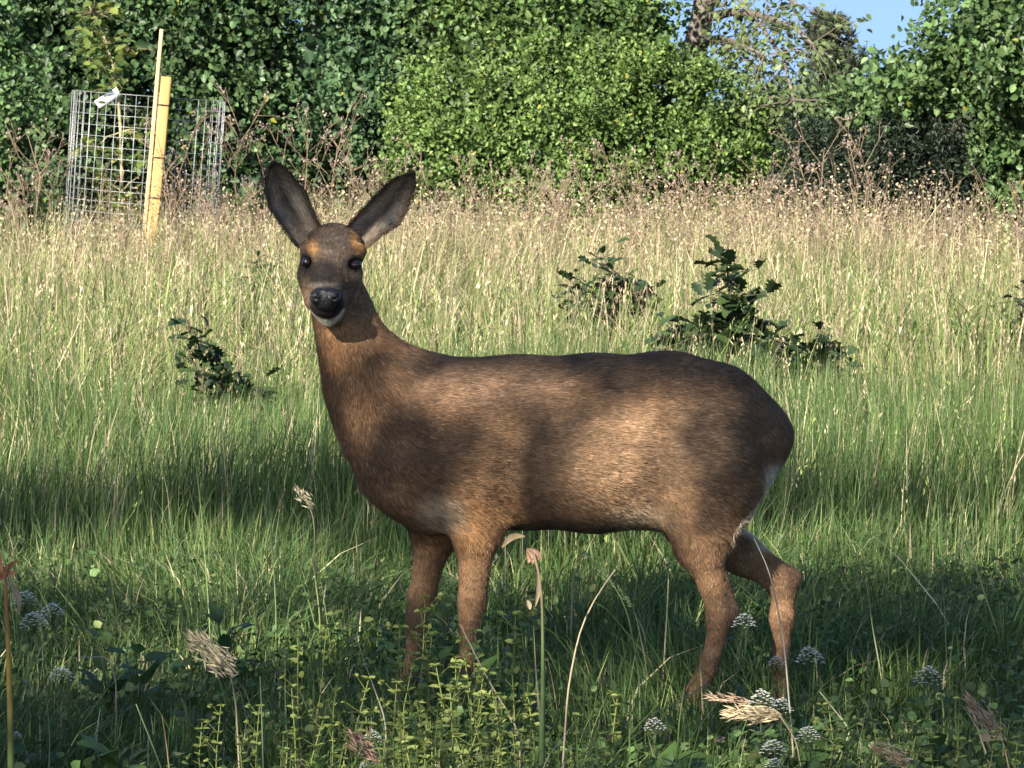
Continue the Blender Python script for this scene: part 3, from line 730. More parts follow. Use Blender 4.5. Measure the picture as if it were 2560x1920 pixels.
def pine():
    Y = 52.0; base = base_at(2110, Y)
    root = empty('pine_tree', base, 'grey-green pine standing far behind the gap in the hedge', 'tree')
    tr = MB(); bark = (.16, .11, .08)
    tr.tube([base + [0, 0, -.05], P(2105, 300, Y), P(2090, 150, Y), P(2068, 50, Y)], [.16, .13, .07, .02], 8, bark)
    pos = []; ax = []
    for i in range(46):
        t = rng.random(); y0 = 70 + 330 * t; x0 = 2070 + 30 * t; a = rng.uniform(0, 2 * math.pi); L = (.2 + .8 * t) * rng.uniform(.4, 1.0) * .7
        s = P(x0, y0, Y); e = s + np.array([math.cos(a) * L, math.sin(a) * L, L * .35])
        p = branch_pts(s, e, .06, 5); tr.tube(p, np.linspace(.03, .008, 5), 4, bark)
        for k in range(10):
            c = s + (e - s) * rng.uniform(.3, 1.05) + rng.normal(size=3) * .10
            m = 28; d = unit(sph(m) + [0, 0, .5]); pos.append(c + d * .02); ax.append(d)
    pos = np.vstack(pos); ax = np.vstack(ax); n = len(pos)
    C = np.array([.085, .10, .06]) * rng.lognormal(0, .25, n)[:, None]
    tv, tf = leaf_template(.10, .02, .02)
    LV, LF, LC = scatter_leaves(pos, ax, sph(n), rng.uniform(.09, .16, n), C, tv, tf)
    link('trunk', tr.mesh('trunk'), M_BARK, root).data.transform(Matrix.Translation(-Vector(base)))
    o = link('crown', make_mesh('crown', LV - base, [LF], LC), M_LEAF, root); o['kind'] = 'stuff'
pine()

# ------------------------------------------------------------------ meadow grass
def in_view(y, mleft=.55, mright=.55):
    return -(.128 * y + mleft), (.128 * y + mright)
def scatter_xy(n, y0, y1, marg=.6):
    y = y0 + (y1 - y0) * rng.random(n * 2); wmax = .128 * y1 + marg
    keep = rng.random(n * 2) < (.128 * y + marg) / wmax; y = y[keep][:n]
    x = (rng.random(len(y)) * 2 - 1) * (.128 * y + marg); return x, y
def noise2(x, y, s, seed=0):
    r = np.random.default_rng(seed); o = np.zeros_like(x)
    for k in range(6):
        a = r.uniform(0, 2 * math.pi); fq = s * r.uniform(.6, 1.8); o += np.sin((x * math.cos(a) + y * math.sin(a) * .7) * fq + r.uniform(0, 6))
    return o / 6 * 1.6
def blades(x, y, h, wd, bend, lean, C0, C1, seg=3, droop=0.):
    """tapered curved blades; returns V, faces, colours"""
    n = len(x); az = np.where(rng.random(n) < .55, 3.2 * noise2(x, y, 2.5, 31) + rng.normal(0, .5, n), rng.uniform(0, 2 * math.pi, n)); lean = lean + .12 * np.abs(noise2(x, y, 1.7, 33)); wa = rng.uniform(0, 2 * math.pi, n)
    d = np.stack([np.cos(az), np.sin(az), np.zeros(n)], -1); wv = np.stack([np.cos(wa), np.sin(wa), np.zeros(n)], -1)
    base = np.stack([x, y, gz(x, y) - .01], -1)
    rows = []; cols = []
    for k in range(seg + 1):
        t = k / seg
        off = d * ((lean * t + bend * t * t) * h)[:, None]; zz = h * (t - .35 * np.minimum(bend, 1.2) * t * t * t)
        c = base + off; c[:, 2] += zz
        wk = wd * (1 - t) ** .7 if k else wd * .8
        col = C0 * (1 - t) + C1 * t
        if k < seg: rows += [c - wv * wk[:, None], c + wv * wk[:, None]]; cols += [col, col]
        else: rows += [c]; cols += [col]
    V = np.stack(rows, 1); K = V.shape[1]; Cc = np.stack(cols, 1)
    i = np.arange(n)[:, None] * K; F4 = [i + np.array([[2 * k, 2 * k + 1, 2 * k + 3, 2 * k + 2]]) for k in range(seg - 1)]
    F3 = i + np.array([[2 * seg - 2, 2 * seg - 1, 2 * seg]])
    tip = V[:, -1]
    return V.reshape(-1, 3), ([np.vstack(F4)] if F4 else []) + [F3], Cc.reshape(-1, 3), tip, d

def grass_object(name, label, parts, mat, kind='stuff', cat='grass'):
    mb = MB()
    for V, F, C in parts: mb.add(V, F, C)
    o = link(name, mb.mesh(name), mat); tag(o, label, cat, kind=kind); return o

GREEN = np.array([.080, .140, .040]); LIME = np.array([.20, .245, .08]); STRAW = np.array([.50, .42, .26]); TAN = np.array([.38, .29, .19])
def cmix(n, cols, wts, sd=.32):
    i = rng.choice(len(cols), n, p=np.array(wts) / sum(wts)); return np.array(cols)[i] * rng.lognormal(0, sd, n)[:, None]
# near: short sward around and before the deer
x, y = scatter_xy(80000, 6.2, 10.9, .7)
nz = noise2(x, y, 5, 1)
h = (.06 + .09 * rng.random(len(x)) ** 1.5) * (1 + .4 * nz) + smoothstep(8.3, 9.2, y) * .05 * rng.random(len(x))
tall = rng.random(len(x)) < .05; h[tall] *= 1.8
h = np.clip(h, .03, .4)
C = cmix(len(x), [GREEN, GREEN * .75, LIME, STRAW], [5, 3, 1.6, .5])
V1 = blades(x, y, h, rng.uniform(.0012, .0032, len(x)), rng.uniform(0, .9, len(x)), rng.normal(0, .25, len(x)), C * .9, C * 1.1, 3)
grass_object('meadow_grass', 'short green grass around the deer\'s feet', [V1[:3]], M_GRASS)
# middle: tall green stems behind the deer
x, y = scatter_xy(62000, 10.2, 14.5, .7)
nz = noise2(x, y, 2.2, 2)
h = (.17 + .22 * rng.random(len(x))) * (1 + .25 * nz) * (.55 + .45 * smoothstep(10.2, 11.2, y + .5 * noise2(x, y, 1.8, 12)))
C = cmix(len(x), [GREEN, GREEN * .8, LIME, STRAW], [5, 3, 2, .7])
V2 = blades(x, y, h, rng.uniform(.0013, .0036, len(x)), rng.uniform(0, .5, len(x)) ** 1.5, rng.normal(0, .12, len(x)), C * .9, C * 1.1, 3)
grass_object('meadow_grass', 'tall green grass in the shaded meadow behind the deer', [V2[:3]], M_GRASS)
# back: paler, seeding grass up to the hedge
x, y = scatter_xy(85000, 14.0, 31.0, 1.2)
nz = noise2(x, y, 1.1, 3); fr = smoothstep(15, 25, y)
kk = noise2(x, y, 4.5, 41) + .7 * rng.normal(size=len(x)) > -.55; x, y, nz, fr = x[kk], y[kk], nz[kk], fr[kk]
h = (.20 + .30 * rng.random(len(x))) * (1 + .45 * noise2(x, y, 2.6, 42)) * (1 + .2 * nz)
C = np.where((rng.random(len(x)) < .16 + .42 * fr * (.6 + .6 * nz))[:, None], cmix(len(x), [STRAW, TAN], [3, 2]), cmix(len(x), [LIME, GREEN, LIME * .8], [4, 2, 3]))
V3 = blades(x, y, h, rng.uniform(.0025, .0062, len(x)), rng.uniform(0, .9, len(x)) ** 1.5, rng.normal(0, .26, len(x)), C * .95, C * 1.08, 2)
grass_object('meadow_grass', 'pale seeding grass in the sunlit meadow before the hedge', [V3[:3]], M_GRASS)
# dry seed stalks with panicles
def seed_stalks(n, y0, y1, hr, wd, cols, wts, marg, spik, ssize, bendmax=.25):
    x, y = scatter_xy(n, y0, y1, marg); n = len(x)
    h = rng.uniform(*hr, n) * (1 + .2 * noise2(x, y, 1.2, 9)); C = cmix(n, cols, wts)
    V, F, Cc, tip, d = blades(x, y, h, np.full(n, wd) * rng.uniform(.7, 1.2, n), rng.uniform(0, bendmax, n), rng.normal(0, .1, n), C, C, 3)
    t = rng.random((n, spik, 1)); b = np.stack([x, y, gz(x, y)], -1)
    ax0 = unit(tip - b)
    pos = tip[:, None] - ax0[:, None] * t * .11 * rng.uniform(.6, 1.2, (n, 1, 1)) + rng.normal(size=(n, spik, 3)) * .004 * (.4 + t)
    ax = np.repeat(ax0, spik, 0) + rng.normal(size=(n * spik, 3)) * .22
    tv = np.array([[0, 0, 0], [.11, .45, .03], [0, 1, 0], [-.11, .45, .03]], float); tf = np.array([[0, 1, 2, 3]])
    LV, LF, LC = scatter_leaves(pos.reshape(-1, 3), ax, sph(n * spik), ssize * rng.uniform(.6, 1.3, n * spik), np.repeat(C * 1.05, spik, 0), tv, tf)
    return [(V, F, Cc), (LV, [LF], LC)]
grass_object('seed_grass', 'straw-coloured seed heads standing over the meadow grass', seed_stalks(900, 10.2, 14.5, (.28, .5), .0011, [LIME, STRAW, TAN], [3, 2, 1], .7, 9, .014)
             + seed_stalks(6000, 14.5, 30, (.30, .52), .0021, [STRAW, TAN, LIME], [4, 3, 3], 1.2, 5, .024), M_DRY)
# rank dry growth at the foot of the hedge
def dry_bank():
    n = 17000; x, y = scatter_xy(n, 23.5, 30.0, 1.2); n = len(x)
    px = 1280 + x / y * FPX; w_ = .35 + .65 * smoothstep(700, 1000, px); k = rng.random(n) < w_; x, y = x[k], y[k]; n = len(x)
    h = rng.uniform(.28, .66, n) * (1 + .4 * noise2(x, y, 1.8, 4)); C = cmix(n, [STRAW, TAN, TAN * .7, LIME * .9], [3, 4, 2, 1.2])
    V, F, Cc, tip, d = blades(x, y, h, rng.uniform(.002, .004, n), rng.uniform(0, .6, n), rng.normal(0, .2, n), C, C, 3)
    sp = 2; pos = (tip[:, None] + rng.normal(size=(n, sp, 3)) * .02).reshape(-1, 3)
    tv = np.array([[0, 0, 0], [.35, .45, .05], [0, 1, 0], [-.35, .45, .05]], float)
    LV, LF, LC = scatter_leaves(pos, sph(n * sp), sph(n * sp), .02 * rng.uniform(.6, 1.3, n * sp), np.repeat(C * 1.05, sp, 0), tv, np.array([[0, 1, 2, 3]]))
    grass_object('dry_grass', 'tan dry dead grass along the foot of the hedge', [(V, F, Cc), (LV, [LF], LC)], M_DRY)
dry_bank()
# low leafy cover in the foreground sward
def low_cover():
    n = 34000; x, y = scatter_xy(n, 6.2, 10.8, .7); n = len(x); nz = noise2(x, y, 6, 6); k = nz + rng.normal(0, .35, n) > -.05; x, y = x[k], y[k]; n = len(x)
    pos = np.stack([x, y, gz(x, y) + .015 + .09 * rng.random(n) ** 1.3], -1)
    C = cmix(n, [GREEN * .8, GREEN, LIME * .9, TAN * .5], [4, 4, 1.8, .06]); ax = sph(n); ax[:, 2] = np.abs(ax[:, 2]) * .6
    tv, tf = leaf_template(.42)
    LV, LF, LC = scatter_leaves(pos, ax, sph(n) * .7 + [0, -.2, 1], rng.uniform(.010, .028, n), C, tv, tf)
    grass_object('ground_cover', 'low leafy ground cover growing among the short grass', [(LV, [LF], LC)], M_WEED, cat='ground cover')
low_cover()

# ------------------------------------------------------------------ wire tree guard, stakes, sapling
LEAN = math.radians(4.2)
def cage():
    base = base_at(345, 28.45); base[2] -= .02
    root = empty('wire_tree_guard', base, 'round galvanised wire mesh cage guarding the young sapling', 'tree guard')
    root.rotation_euler = (0, LEAN, 0)
    R, H, nv, nh = .535, 1.285, 32, 18
    mb = MB(); mb.tube([(0, 0, 0), (0, 0, H * .5), (0, 0, H)], .0017, 5); vm = mb.mesh('vertical_wire', True)
    for i in range(nv):
        a = math.radians(-215 + 250 * i / (nv - 1)); link('vertical_wire', vm, M_WIRE, root, (R * math.cos(a), R * math.sin(a), 0)).rotation_euler = (rng.normal() * .004, rng.normal() * .004, 0)
    th = np.radians(np.linspace(-215, 35, 55)); mb = MB(); mb.tube(np.stack([R * np.cos(th), R * np.sin(th), 0 * th], -1), .0016, 5, cap=False); hm = mb.mesh('ring_wire', True)
    for i in range(nh): link('ring_wire', hm, M_WIRE, root, (0, 0, H * i / (nh - 1)))
cage()
def stake(name, label, px0, py0, px1, py1, Y, hw, hd, mat, ties):
    a = P(px0, py0, Y); b = P(px1, py1, Y); L = np.linalg.norm(a - b); base = b
    root = empty(name, base, label, 'stake'); ax = unit(a - b)
    root.rotation_euler = Vector(ax).to_track_quat('Z', 'Y').to_euler()
    root.rotation_euler = (math.atan2(-0, 1), math.atan2(ax[0], ax[2]), 0)
    mb = MB(); n = 8; z = np.linspace(0, 1, n) * L
    prof = np.array([(-1, -.8), (-.85, -1), (.85, -1), (1, -.8), (1, .8), (.85, 1), (-.85, 1), (-1, .8)])
    tap = np.where(z < .12, .35 + .65 * z / .12, 1.)
    V = np.stack([np.stack([prof[:, 0] * hw * t + math.sin(zz * 3) * .002, prof[:, 1] * hd * t, np.full(8, zz)], -1) for zz, t in zip(z, tap)]).reshape(-1, 3)
    i = np.arange(n - 1)[:, None] * 8; j = np.arange(8)[None]; q = np.stack([i + j, i + (j + 1) % 8, i + 8 + (j + 1) % 8, i + 8 + j], -1).reshape(-1, 4)
    mb.add(V, [q]); top = V[-8:]; mb.add(np.vstack([top, top.mean(0)[None]]), [np.stack([np.arange(8), (np.arange(8) + 1) % 8, np.full(8, 8)], -1)])
    link('timber', mb.mesh('timber'), mat, root)
    for t in ties:
        z0 = t * L; m2 = MB(); a4 = np.linspace(0, 2 * math.pi, 17)
        m2.tube(np.stack([np.sign(np.cos(a4)) * np.abs(np.cos(a4)) ** .3 * (hw + .003) , np.sign(np.sin(a4)) * np.abs(np.sin(a4)) ** .3 * (hd + .003), z0 + a4 * 0], -1), .006, 5, cap=False)
        link('tie', m2.mesh('tie'), M_TIE, root)
Ys = 27.82
bw = P(398, 640, Ys); 
def foot(px, Y): 
    g = base_at(px, Y); q = to_px(g[None]); return float(q[0][0]), float(q[1][0])
fx, fy = foot(371, Ys); stake('wooden_stake', 'wide orange-brown timber stake tied to the wire tree guard', 417, 192, fx, fy, Ys, .036, .022, M_WOOD, (.40, .60, .86))
fx, fy = foot(351, Ys); stake('wooden_lath', 'tall thin pale lath standing against the wide timber stake', 405, 73, fx, fy, Ys + .004, .013, .014, M_WOODP, ())

def sapling():
    Y = 28.4; base = base_at(318, Y); root = empty('young_sapling', base, 'young sapling with yellow-green leaves growing out of the wire cage', 'sapling')
    pts = np.array([base + [0, 0, -.02], P(305, 480, Y), P(302, 330, Y), P(296, 250, Y), P(283, 165, Y), P(262, 95, Y), P(238, 40, Y), P(205, -15, Y), P(180, -90, Y)])
    mb = MB(); bark = (.30, .26, .14); mb.tube(pts, [.016, .014, .013, .012, .010, .009, .008, .006, .004], 6, bark)
    spots = [(235, 30, 60, 40, 34), (215, 75, 40, 30, 12), (262, 110, 50, 30, 22), (245, 160, 35, 30, 20), (325, 120, 30, 18, 12), (290, 200, 30, 25, 14), (270, 215, 30, 20, 8), (235, 365, 42, 18, 14),
             (292, 385, 26, 16, 8), (250, 440, 22, 30, 14), (275, 490, 30, 45, 24), (325, 330, 20, 28, 14), (370, 400, 36, 24, 14), (325, 520, 45, 40, 24), (370, 300, 16, 18, 6), (290, 560, 40, 30, 14), (190, -60, 60, 40, 30)]
    tv, tf = leaf_template(.36); ml = []
    for c in ((.16, .22, .05), (.12, .18, .045), (.20, .24, .055)):
        me = make_mesh('leaf', tv, [tf], np.tile(c, (6, 1))); me.materials.append(M_LEAF); ml.append(me)
    for (cx, cy, rx, ry, k) in spots:
        c = P(cx, cy, Y); j = np.argmin(np.abs(pts[:, 2] - c[2] + .06)); s = pts[j]
        mb.tube(branch_pts(s, c, .05, 5), np.linspace(.006, .003, 5), 4, bark, False)
        for _ in range(int(k * 1.25)):
            p = P(cx + rng.normal() * rx * .6, cy + rng.normal() * ry * .6, Y + rng.normal() * .09)
            o = link('leaf', ml[rng.integers(3)], None, root, Vector(p - base))
            o.rotation_euler = (rng.uniform(-.9, .6), rng.uniform(-.7, .7), rng.uniform(0, 6.28)); sc = rng.uniform(.06, .10); o.scale = (sc, sc, sc)
            mb.tube([c + (p - c) * .1, p], [.002, .0015], 3, bark, False)
    me = mb.mesh('stem'); me.transform(Matrix.Translation(-Vector(base))); link('stem', me, M_BARK, root)
    # white tag hanging from the stem
    a = P(297, 228, Y - .04); b = P(242, 262, Y - .06); t = unit(b - a); up = unit(np.cross(t, [0, 1., 0])); 
    m2 = MB(); Rm = np.stack([t, [0, 1, 0], up], 1); m2.box((a + b) / 2 , (np.linalg.norm(b - a) / 2, .0015, .032), Rm)
    me = m2.mesh('plant_tag'); me.transform(Matrix.Translation(-Vector((a + b) / 2)))
    o = link('plant_tag', me, M_TAG, None, (a + b) / 2); tag(o, 'white plastic label hanging from the caged sapling', 'label tag')
sapling()

# ------------------------------------------------------------------ dry branching stalks by the hedge
def dry_stalk_mesh(i):
    r = np.random.default_rng(100 + i); st = MB(); hd = MB(); H = 1.0; col = np.array([.30, .225, .15]) * r.uniform(.75, 1.1)
    main = np.array([[0, 0, -.02], [r.normal() * .02, r.normal() * .02, .35], [r.normal() * .05, r.normal() * .04, .7], [r.normal() * .09, r.normal() * .06, 1.0]])
    st.tube(main, [.007, .006, .0045, .0025], 4, col)
    tips = [main[-1]]
    for k in range(r.integers(5, 9)):
        t = r.uniform(.35, .95); s = np.array([np.interp(t, [0, .35, .7, 1], main[:, j]) for j in range(3)])
        a = r.uniform(0, 6.28); L = r.uniform(.18, .42); d = np.array([math.cos(a) * .75, math.sin(a) * .5, r.uniform(.5, 1.1)]); e = s + unit(d) * L
        st.tube([s, (s + e) / 2 + r.normal(size=3) * .02, e], [.005, .0035, .002], 3, col); tips.append(e)
        for q in range(2):
            s2 = s + (e - s) * r.uniform(.4, .8); e2 = s2 + unit(d + r.normal(size=3) * .7) * L * .4; st.tube([s2, e2], [.003, .0018], 3, col); tips.append(e2)
    for t in tips:
        for _ in range(5):
            c = t + r.normal(size=3) * .009; d = unit(r.normal(size=3) + [0, 0, 1]); s = .02 * r.uniform(.6, 1.2); x = unit(np.cross(d, r.normal(size=3))) * s * .4
            hd.add(np.array([c, c + d * s * .5 + x, c + d * s, c + d * s * .5 - x]), [np.array([[0, 1, 2, 3]])], np.array([.42, .32, .26]) * r.uniform(.6, 1.2))
    return st.mesh('stem'), hd.mesh('seed_heads')
DS = [dry_stalk_mesh(i) for i in range(9)]
for a, b in DS: a.materials.append(M_DRY); b.materials.append(M_DRY)
WEEDLB = ['dry branching weed stalk between the rounded end shrub and the wire cage', 'dry branching weed stalk standing against the wire cage', 'dry branching weed stalk between the wire cage and the bright green bush',
          'dry branching weed stalk at the foot of the bright small-leaved bush', 'dry branching weed stalk at the foot of the dark glossy bush']
def dry_stalk(px, Y, h):
    i = rng.integers(len(DS)); b = base_at(px, Y)
    o = empty('dry_weed_stalk', b, WEEDLB[int(np.searchsorted([165, 560, 930, 1950], px))], 'dry weed', 'dry weed stalks along the hedge', rng.uniform(0, 6.28))
    o.scale = (h * .9, h * .9, h); link('stem', DS[i][0], None, o); link('seed_heads', DS[i][1], None, o)['kind'] = 'stuff'
for px, Y, h in [(590, 28.6, 1.05), (610, 28.2, .95), (560, 28.4, .8), (640, 28.9, .8), (700, 28.8, .95), (745, 28.5, 1.0), (800, 28.7, .9), (830, 28.9, 1.05), (860, 28.6, .8), (50, 27.6, .85), (95, 27.9, 1.0), (20, 27.4, .8), (130, 28.2, .8),
                 (430, 27.5, .9), (465, 27.6, 1.0), (500, 27.7, .85), (450, 27.3, .7), (520, 27.4, .75), (410, 27.3, .6), (2020, 26.8, .85), (2050, 26.9, .9), (2080, 27.1, .8), (2140, 26.6, .95), (2175, 26.8, .9), (2210, 26.9, .75), (2380, 26.6, .7), (2420, 26.5, .6), (2350, 26.4, .6), (2480, 26.3, .65), (2540, 26.4, .7), (2500, 26.6, .6), (2280, 26.8, .6), (1985, 27.0, .7)]:
    dry_stalk(px, Y, h)
for _ in range(170):
    px = rng.uniform(-60, 2620) if rng.random() < .5 else rng.uniform(900, 2620); dry_stalk(px, rng.uniform(24.5, 27.4), (rng.uniform(.42, .74) + .12 * (px > 900) * rng.random()) * (.72 if px > 1930 else 1))

# ------------------------------------------------------------------ oak seedlings in the meadow
OV, O4, O3 = oak_template()
OM = []
for c in ((.030, .055, .018), (.045, .078, .024), (.022, .042, .016)):
    me = make_mesh('leaf', OV, [O4, O3], np.tile(c, (len(OV), 1))); me.materials.append(M_OAK); OM.append(me)
def oak_seedling(label, px, Y, branches, nleaf, size=.10):
    base = base_at(px, Y); root = empty('oak_seedling', base, label, 'seedling', 'oak seedlings in the meadow'); mb = MB(); bark = (.10, .085, .06)
    for (x, y, sp, n) in branches:
        e = P(x, y, Y + rng.normal() * .06); pts = branch_pts(base + [0, 0, -.01], e, .05, 7); mb.tube(pts, np.linspace(.008, .003, 7), 5, bark)
        for k in range(int(n * 2.4)):
            t = rng.uniform(.4, 1.0); j = t * 6; q = np.array([np.interp(j, np.arange(7), pts[:, i]) for i in range(3)])
            p = q + rng.normal(size=3) * np.array([sp, sp * .7, sp * .6]) * Y / FPX * .55
            o = link('leaf', OM[rng.integers(3)], None, root, Vector(p - base)); s = size * rng.uniform(.6, 1.15); o.scale = (s, s, s)
            o.rotation_euler = (rng.uniform(-.6, .9), rng.uniform(-.6, .6), rng.uniform(0, 6.28)); mb.tube([q, p], [.0022, .0015], 3, bark, False)
    me = mb.mesh('stem'); me.transform(Matrix.Translation(-Vector(base))); link('stem', me, M_BARK, root)
oak_seedling('tall dark oak seedling rising behind the deer\'s hips', 1790, 15.2, [(1815, 640, 45, 34), (1830, 740, 75, 40), (1700, 830, 70, 44), (1760, 840, 80, 44), (1840, 880, 70, 30)], 60)
oak_seedling('low spreading dark oak seedling beside the deer\'s rump', 1960, 14.6, [(1960, 845, 70, 26), (2080, 860, 40, 18), (2000, 900, 80, 34), (1900, 910, 60, 24), (2090, 900, 40, 12)], 60)
oak_seedling('green bushy oak seedling among dry grass above the deer\'s back', 1520, 18.5, [(1510, 640, 60, 34), (1560, 690, 70, 36), (1440, 710, 60, 30), (1520, 770, 90, 40)], 60, .075)
oak_seedling('slim dark seedling leaning over in the grass before the deer\'s chest', 560, 13.6, [(455, 775, 30, 7), (500, 820, 30, 12), (535, 880, 40, 22), (560, 950, 55, 26), (630, 960, 60, 20), (600, 1010, 60, 20)], 60, .07)
oak_seedling('small green seedling in the dry grass left of the deer\'s face', 640, 21.5, [(650, 640, 50, 26), (620, 690, 40, 14), (680, 690, 40, 12)], 40, .06)
oak_seedling('dark seedling in the meadow away from the other seedlings, near the hedge bush', 2560, 17.5, [(2545, 750, 35, 16), (2580, 730, 45, 24), (2600, 800, 45, 14)], 40, .075)

# ------------------------------------------------------------------ foreground wild flowers and weeds
def yarrow_mesh(i):
    r = np.random.default_rng(300 + i); st = MB(); fl = MB(); lf = MB(); g = (.11, .15, .06)
    st.tube([(0, 0, -.02), (.01 * r.normal(), 0, .45), (.03 * r.normal(), .02 * r.normal(), .93)], [.0065, .006, .005], 5, g)
    top = np.array([0, 0, 1.0])
    for k in range(58):
        a = k * 2.4; rr = math.sqrt(k / 58) * .19; c = np.array([math.cos(a) * rr, math.sin(a) * rr, 1 - rr * rr * 5.5 + r.normal() * .012])
        st.tube([(0, 0, .86), c * [.6, .6, 1] + [0, 0, -.04], c], [.003, .0025, .002], 3, g, False)
        for q in range(7):
            d = unit(np.array([math.cos(q * .9), math.sin(q * .9), .35 + .2 * r.random()])); s = .016 * r.uniform(.8, 1.2)
            x = unit(np.cross(d, [0, 0, 1.])) * s * .6
            fl.add(np.array([c, c + d * s + x, c + d * s * 1.5, c + d * s - x]), [np.array([[0, 1, 2, 3]])], np.array([.90, .88, .80]) * r.uniform(.92, 1.02))
        fl.add(c + np.array([[-.008, 0, .009], [0, -.008, .009], [.008, 0, .009], [0, .008, .012]]), [np.array([[0, 1, 2, 3]])], (.6, .58, .45))
    for k in range(7):
        z = .1 + .1 * k; a = r.uniform(0, 6.28); d = np.array([math.cos(a), math.sin(a), .6])
        for q in range(9):
            t = (q + 1) / 9; c = np.array([0, 0, z]) + d * t * .2
            for s in (-1, 1):
                x = np.array([-d[1], d[0], .2]) * s * .05 * (1.1 - t); lf.add(np.array([c, c + x + d * .02, c + x * 1.1 + d * .035, c + d * .015]), [np.array([[0, 1, 2, 3]])], np.array(g) * r.uniform(.8, 1.3))
    return st.mesh('stem'), fl.mesh('flower_head'), lf.mesh('leaves')
YM = [yarrow_mesh(i) for i in range(4)]
for m in YM:
    m[0].materials.append(M_WEED); m[1].materials.append(M_FLOWER); m[2].materials.append(M_WEED)
def yarrow(px, py, Y, wpx, label, group=None):
    top = P(px, py, Y); b = np.array([top[0], Y, float(gz(top[0], Y))]); h = max(top[2] - b[2], .05); i = rng.integers(4)
    o = empty('white_umbel_flower', b, label, 'wildflower', group, rng.uniform(0, 6.28))
    k = wpx * 1.3 * Y / FPX / .40
    for nm, me, m in zip(('stem', 'flower_head', 'leaves'), YM[i], (0, 0, 0)):
        c = link(nm, me, None, o); c.scale = (k, k, h) if nm != 'flower_head' else (k, k, k)
        if nm == 'flower_head': c.location = (0, 0, h - k); c.rotation_euler = (.0, 0, 0)
GY = 'white umbel flowers in the foreground grass'
for px, py, Y, wd, lb in [(1860, 1535, 7.72, 52, 'white flower head held against the deer\'s forward hind leg'), (2025, 1620, 7.75, 60, 'white umbel flower just behind the deer\'s trailing hind leg'),
        (2322, 1668, 7.6, 62, 'lone white umbel flower in the grass well behind the deer'), (1905, 1728, 7.3, 62, 'white umbel flower below the deer\'s trailing hoof, upper of a pair'), (1952, 1748, 7.32, 50, 'white umbel flower touching the trailing hind foot of the deer'),
        (1636, 1796, 7.25, 46, 'small white umbel flower beside the deer\'s forward hind hoof'), (1942, 1640, 7.7, 40, 'white umbel flower in front of the deer\'s trailing shin')]:
    yarrow(px, py, Y, wd, lb, GY)
for px, py, Y, wd in [(2020, 1818, 7.05, 52), (1932, 1850, 6.95, 56), (1936, 1896, 6.9, 46)]:
    yarrow(px, py, Y, wd, 'white umbel flower in the low clump beneath the deer\'s hind hooves', GY)
for px, py, Y, wd in [(62, 1478, 7.9, 52), (130, 1508, 7.7, 52), (85, 1530, 7.65, 60), (155, 1668, 7.35, 50)]:
    yarrow(px, py, Y, wd, 'white umbel flower in the patch beside the orange-tipped stem', GY)
for px, py, Y, wd in [(930, 1828, 7.05, 44), (920, 1900, 6.85, 44), (40, 1830, 7.1, 26)]:
    yarrow(px, py, Y, wd, 'small white umbel flower low among the leafy stems before the deer', GY)

def leafy_stem_mesh(i):
    r = np.random.default_rng(500 + i); st = MB(); lf = MB(); g = np.array([.20, .24, .065])
    pts = np.array([[0, 0, -.02], [r.normal() * .02, 0, .3], [r.normal() * .04, r.normal() * .02, .65], [r.normal() * .07, r.normal() * .02, 1.0]]); st.tube(pts, [.007, .0065, .005, .003], 4, g * .95)
    tv, tf = leaf_template(.34, .1, .15); pos = []; ax = []; sz = []
    nw = 11
    for k in range(nw):
        t = .12 + .88 * (k / (nw - 1)) ** .9; c = np.array([np.interp(t, [0, .3, .65, 1], pts[:, j]) for j in range(3)])
        m = 3 if t < .95 else 6
        for q in range(m):
            a = q * 6.28 / m + k * 1.3 + r.normal() * .3; d = np.array([math.cos(a), math.sin(a), r.uniform(-.1, .8)]); pos.append(c); ax.append(d); sz.append(.075 * r.uniform(.6, 1.25) * (1.15 - .5 * t))
        if k % 2 and t > .35:
            a = r.uniform(0, 6.28); d = unit(np.array([math.cos(a), math.sin(a), 1.0])); e = c + d * .12; st.tube([c, e], [.003, .002], 3, g)
            for q in range(5): pos.append(e); ax.append(unit(d + r.normal(size=3) * .8)); sz.append(.04 * r.uniform(.7, 1.2))
    n = len(pos); C = g * rng.lognormal(0, .2, n)[:, None]
    V, F, C = scatter_leaves(np.array(pos), np.array(ax), r.normal(size=(n, 3)) * .4 + [0, 0, 1], np.array(sz), C, tv, tf); lf.add(V, [F], C)
    return st.mesh('stem'), lf.mesh('leaves')
LM = [leafy_stem_mesh(i) for i in range(6)]
for m in LM: m[0].materials.append(M_WEED); m[1].materials.append(M_WEED)
def leafy(px, py, Y, label, group, wide=1.):
    top = P(px, py, Y); b = np.array([top[0], Y, float(gz(top[0], Y))]); h = max(top[2] - b[2], .06); i = rng.integers(6)
    o = empty('leafy_stem', b, label, 'weed', group, rng.uniform(0, 6.28)); k = .30 * wide * rng.uniform(.8, 1.2)
    o.scale = (k, k, h)
    link('stem', LM[i][0], None, o); link('leaves', LM[i][1], None, o)
GL = 'upright leafy weed stems in the foreground'
LB = 'upright pale green leafy weed stem before the deer\'s front feet'
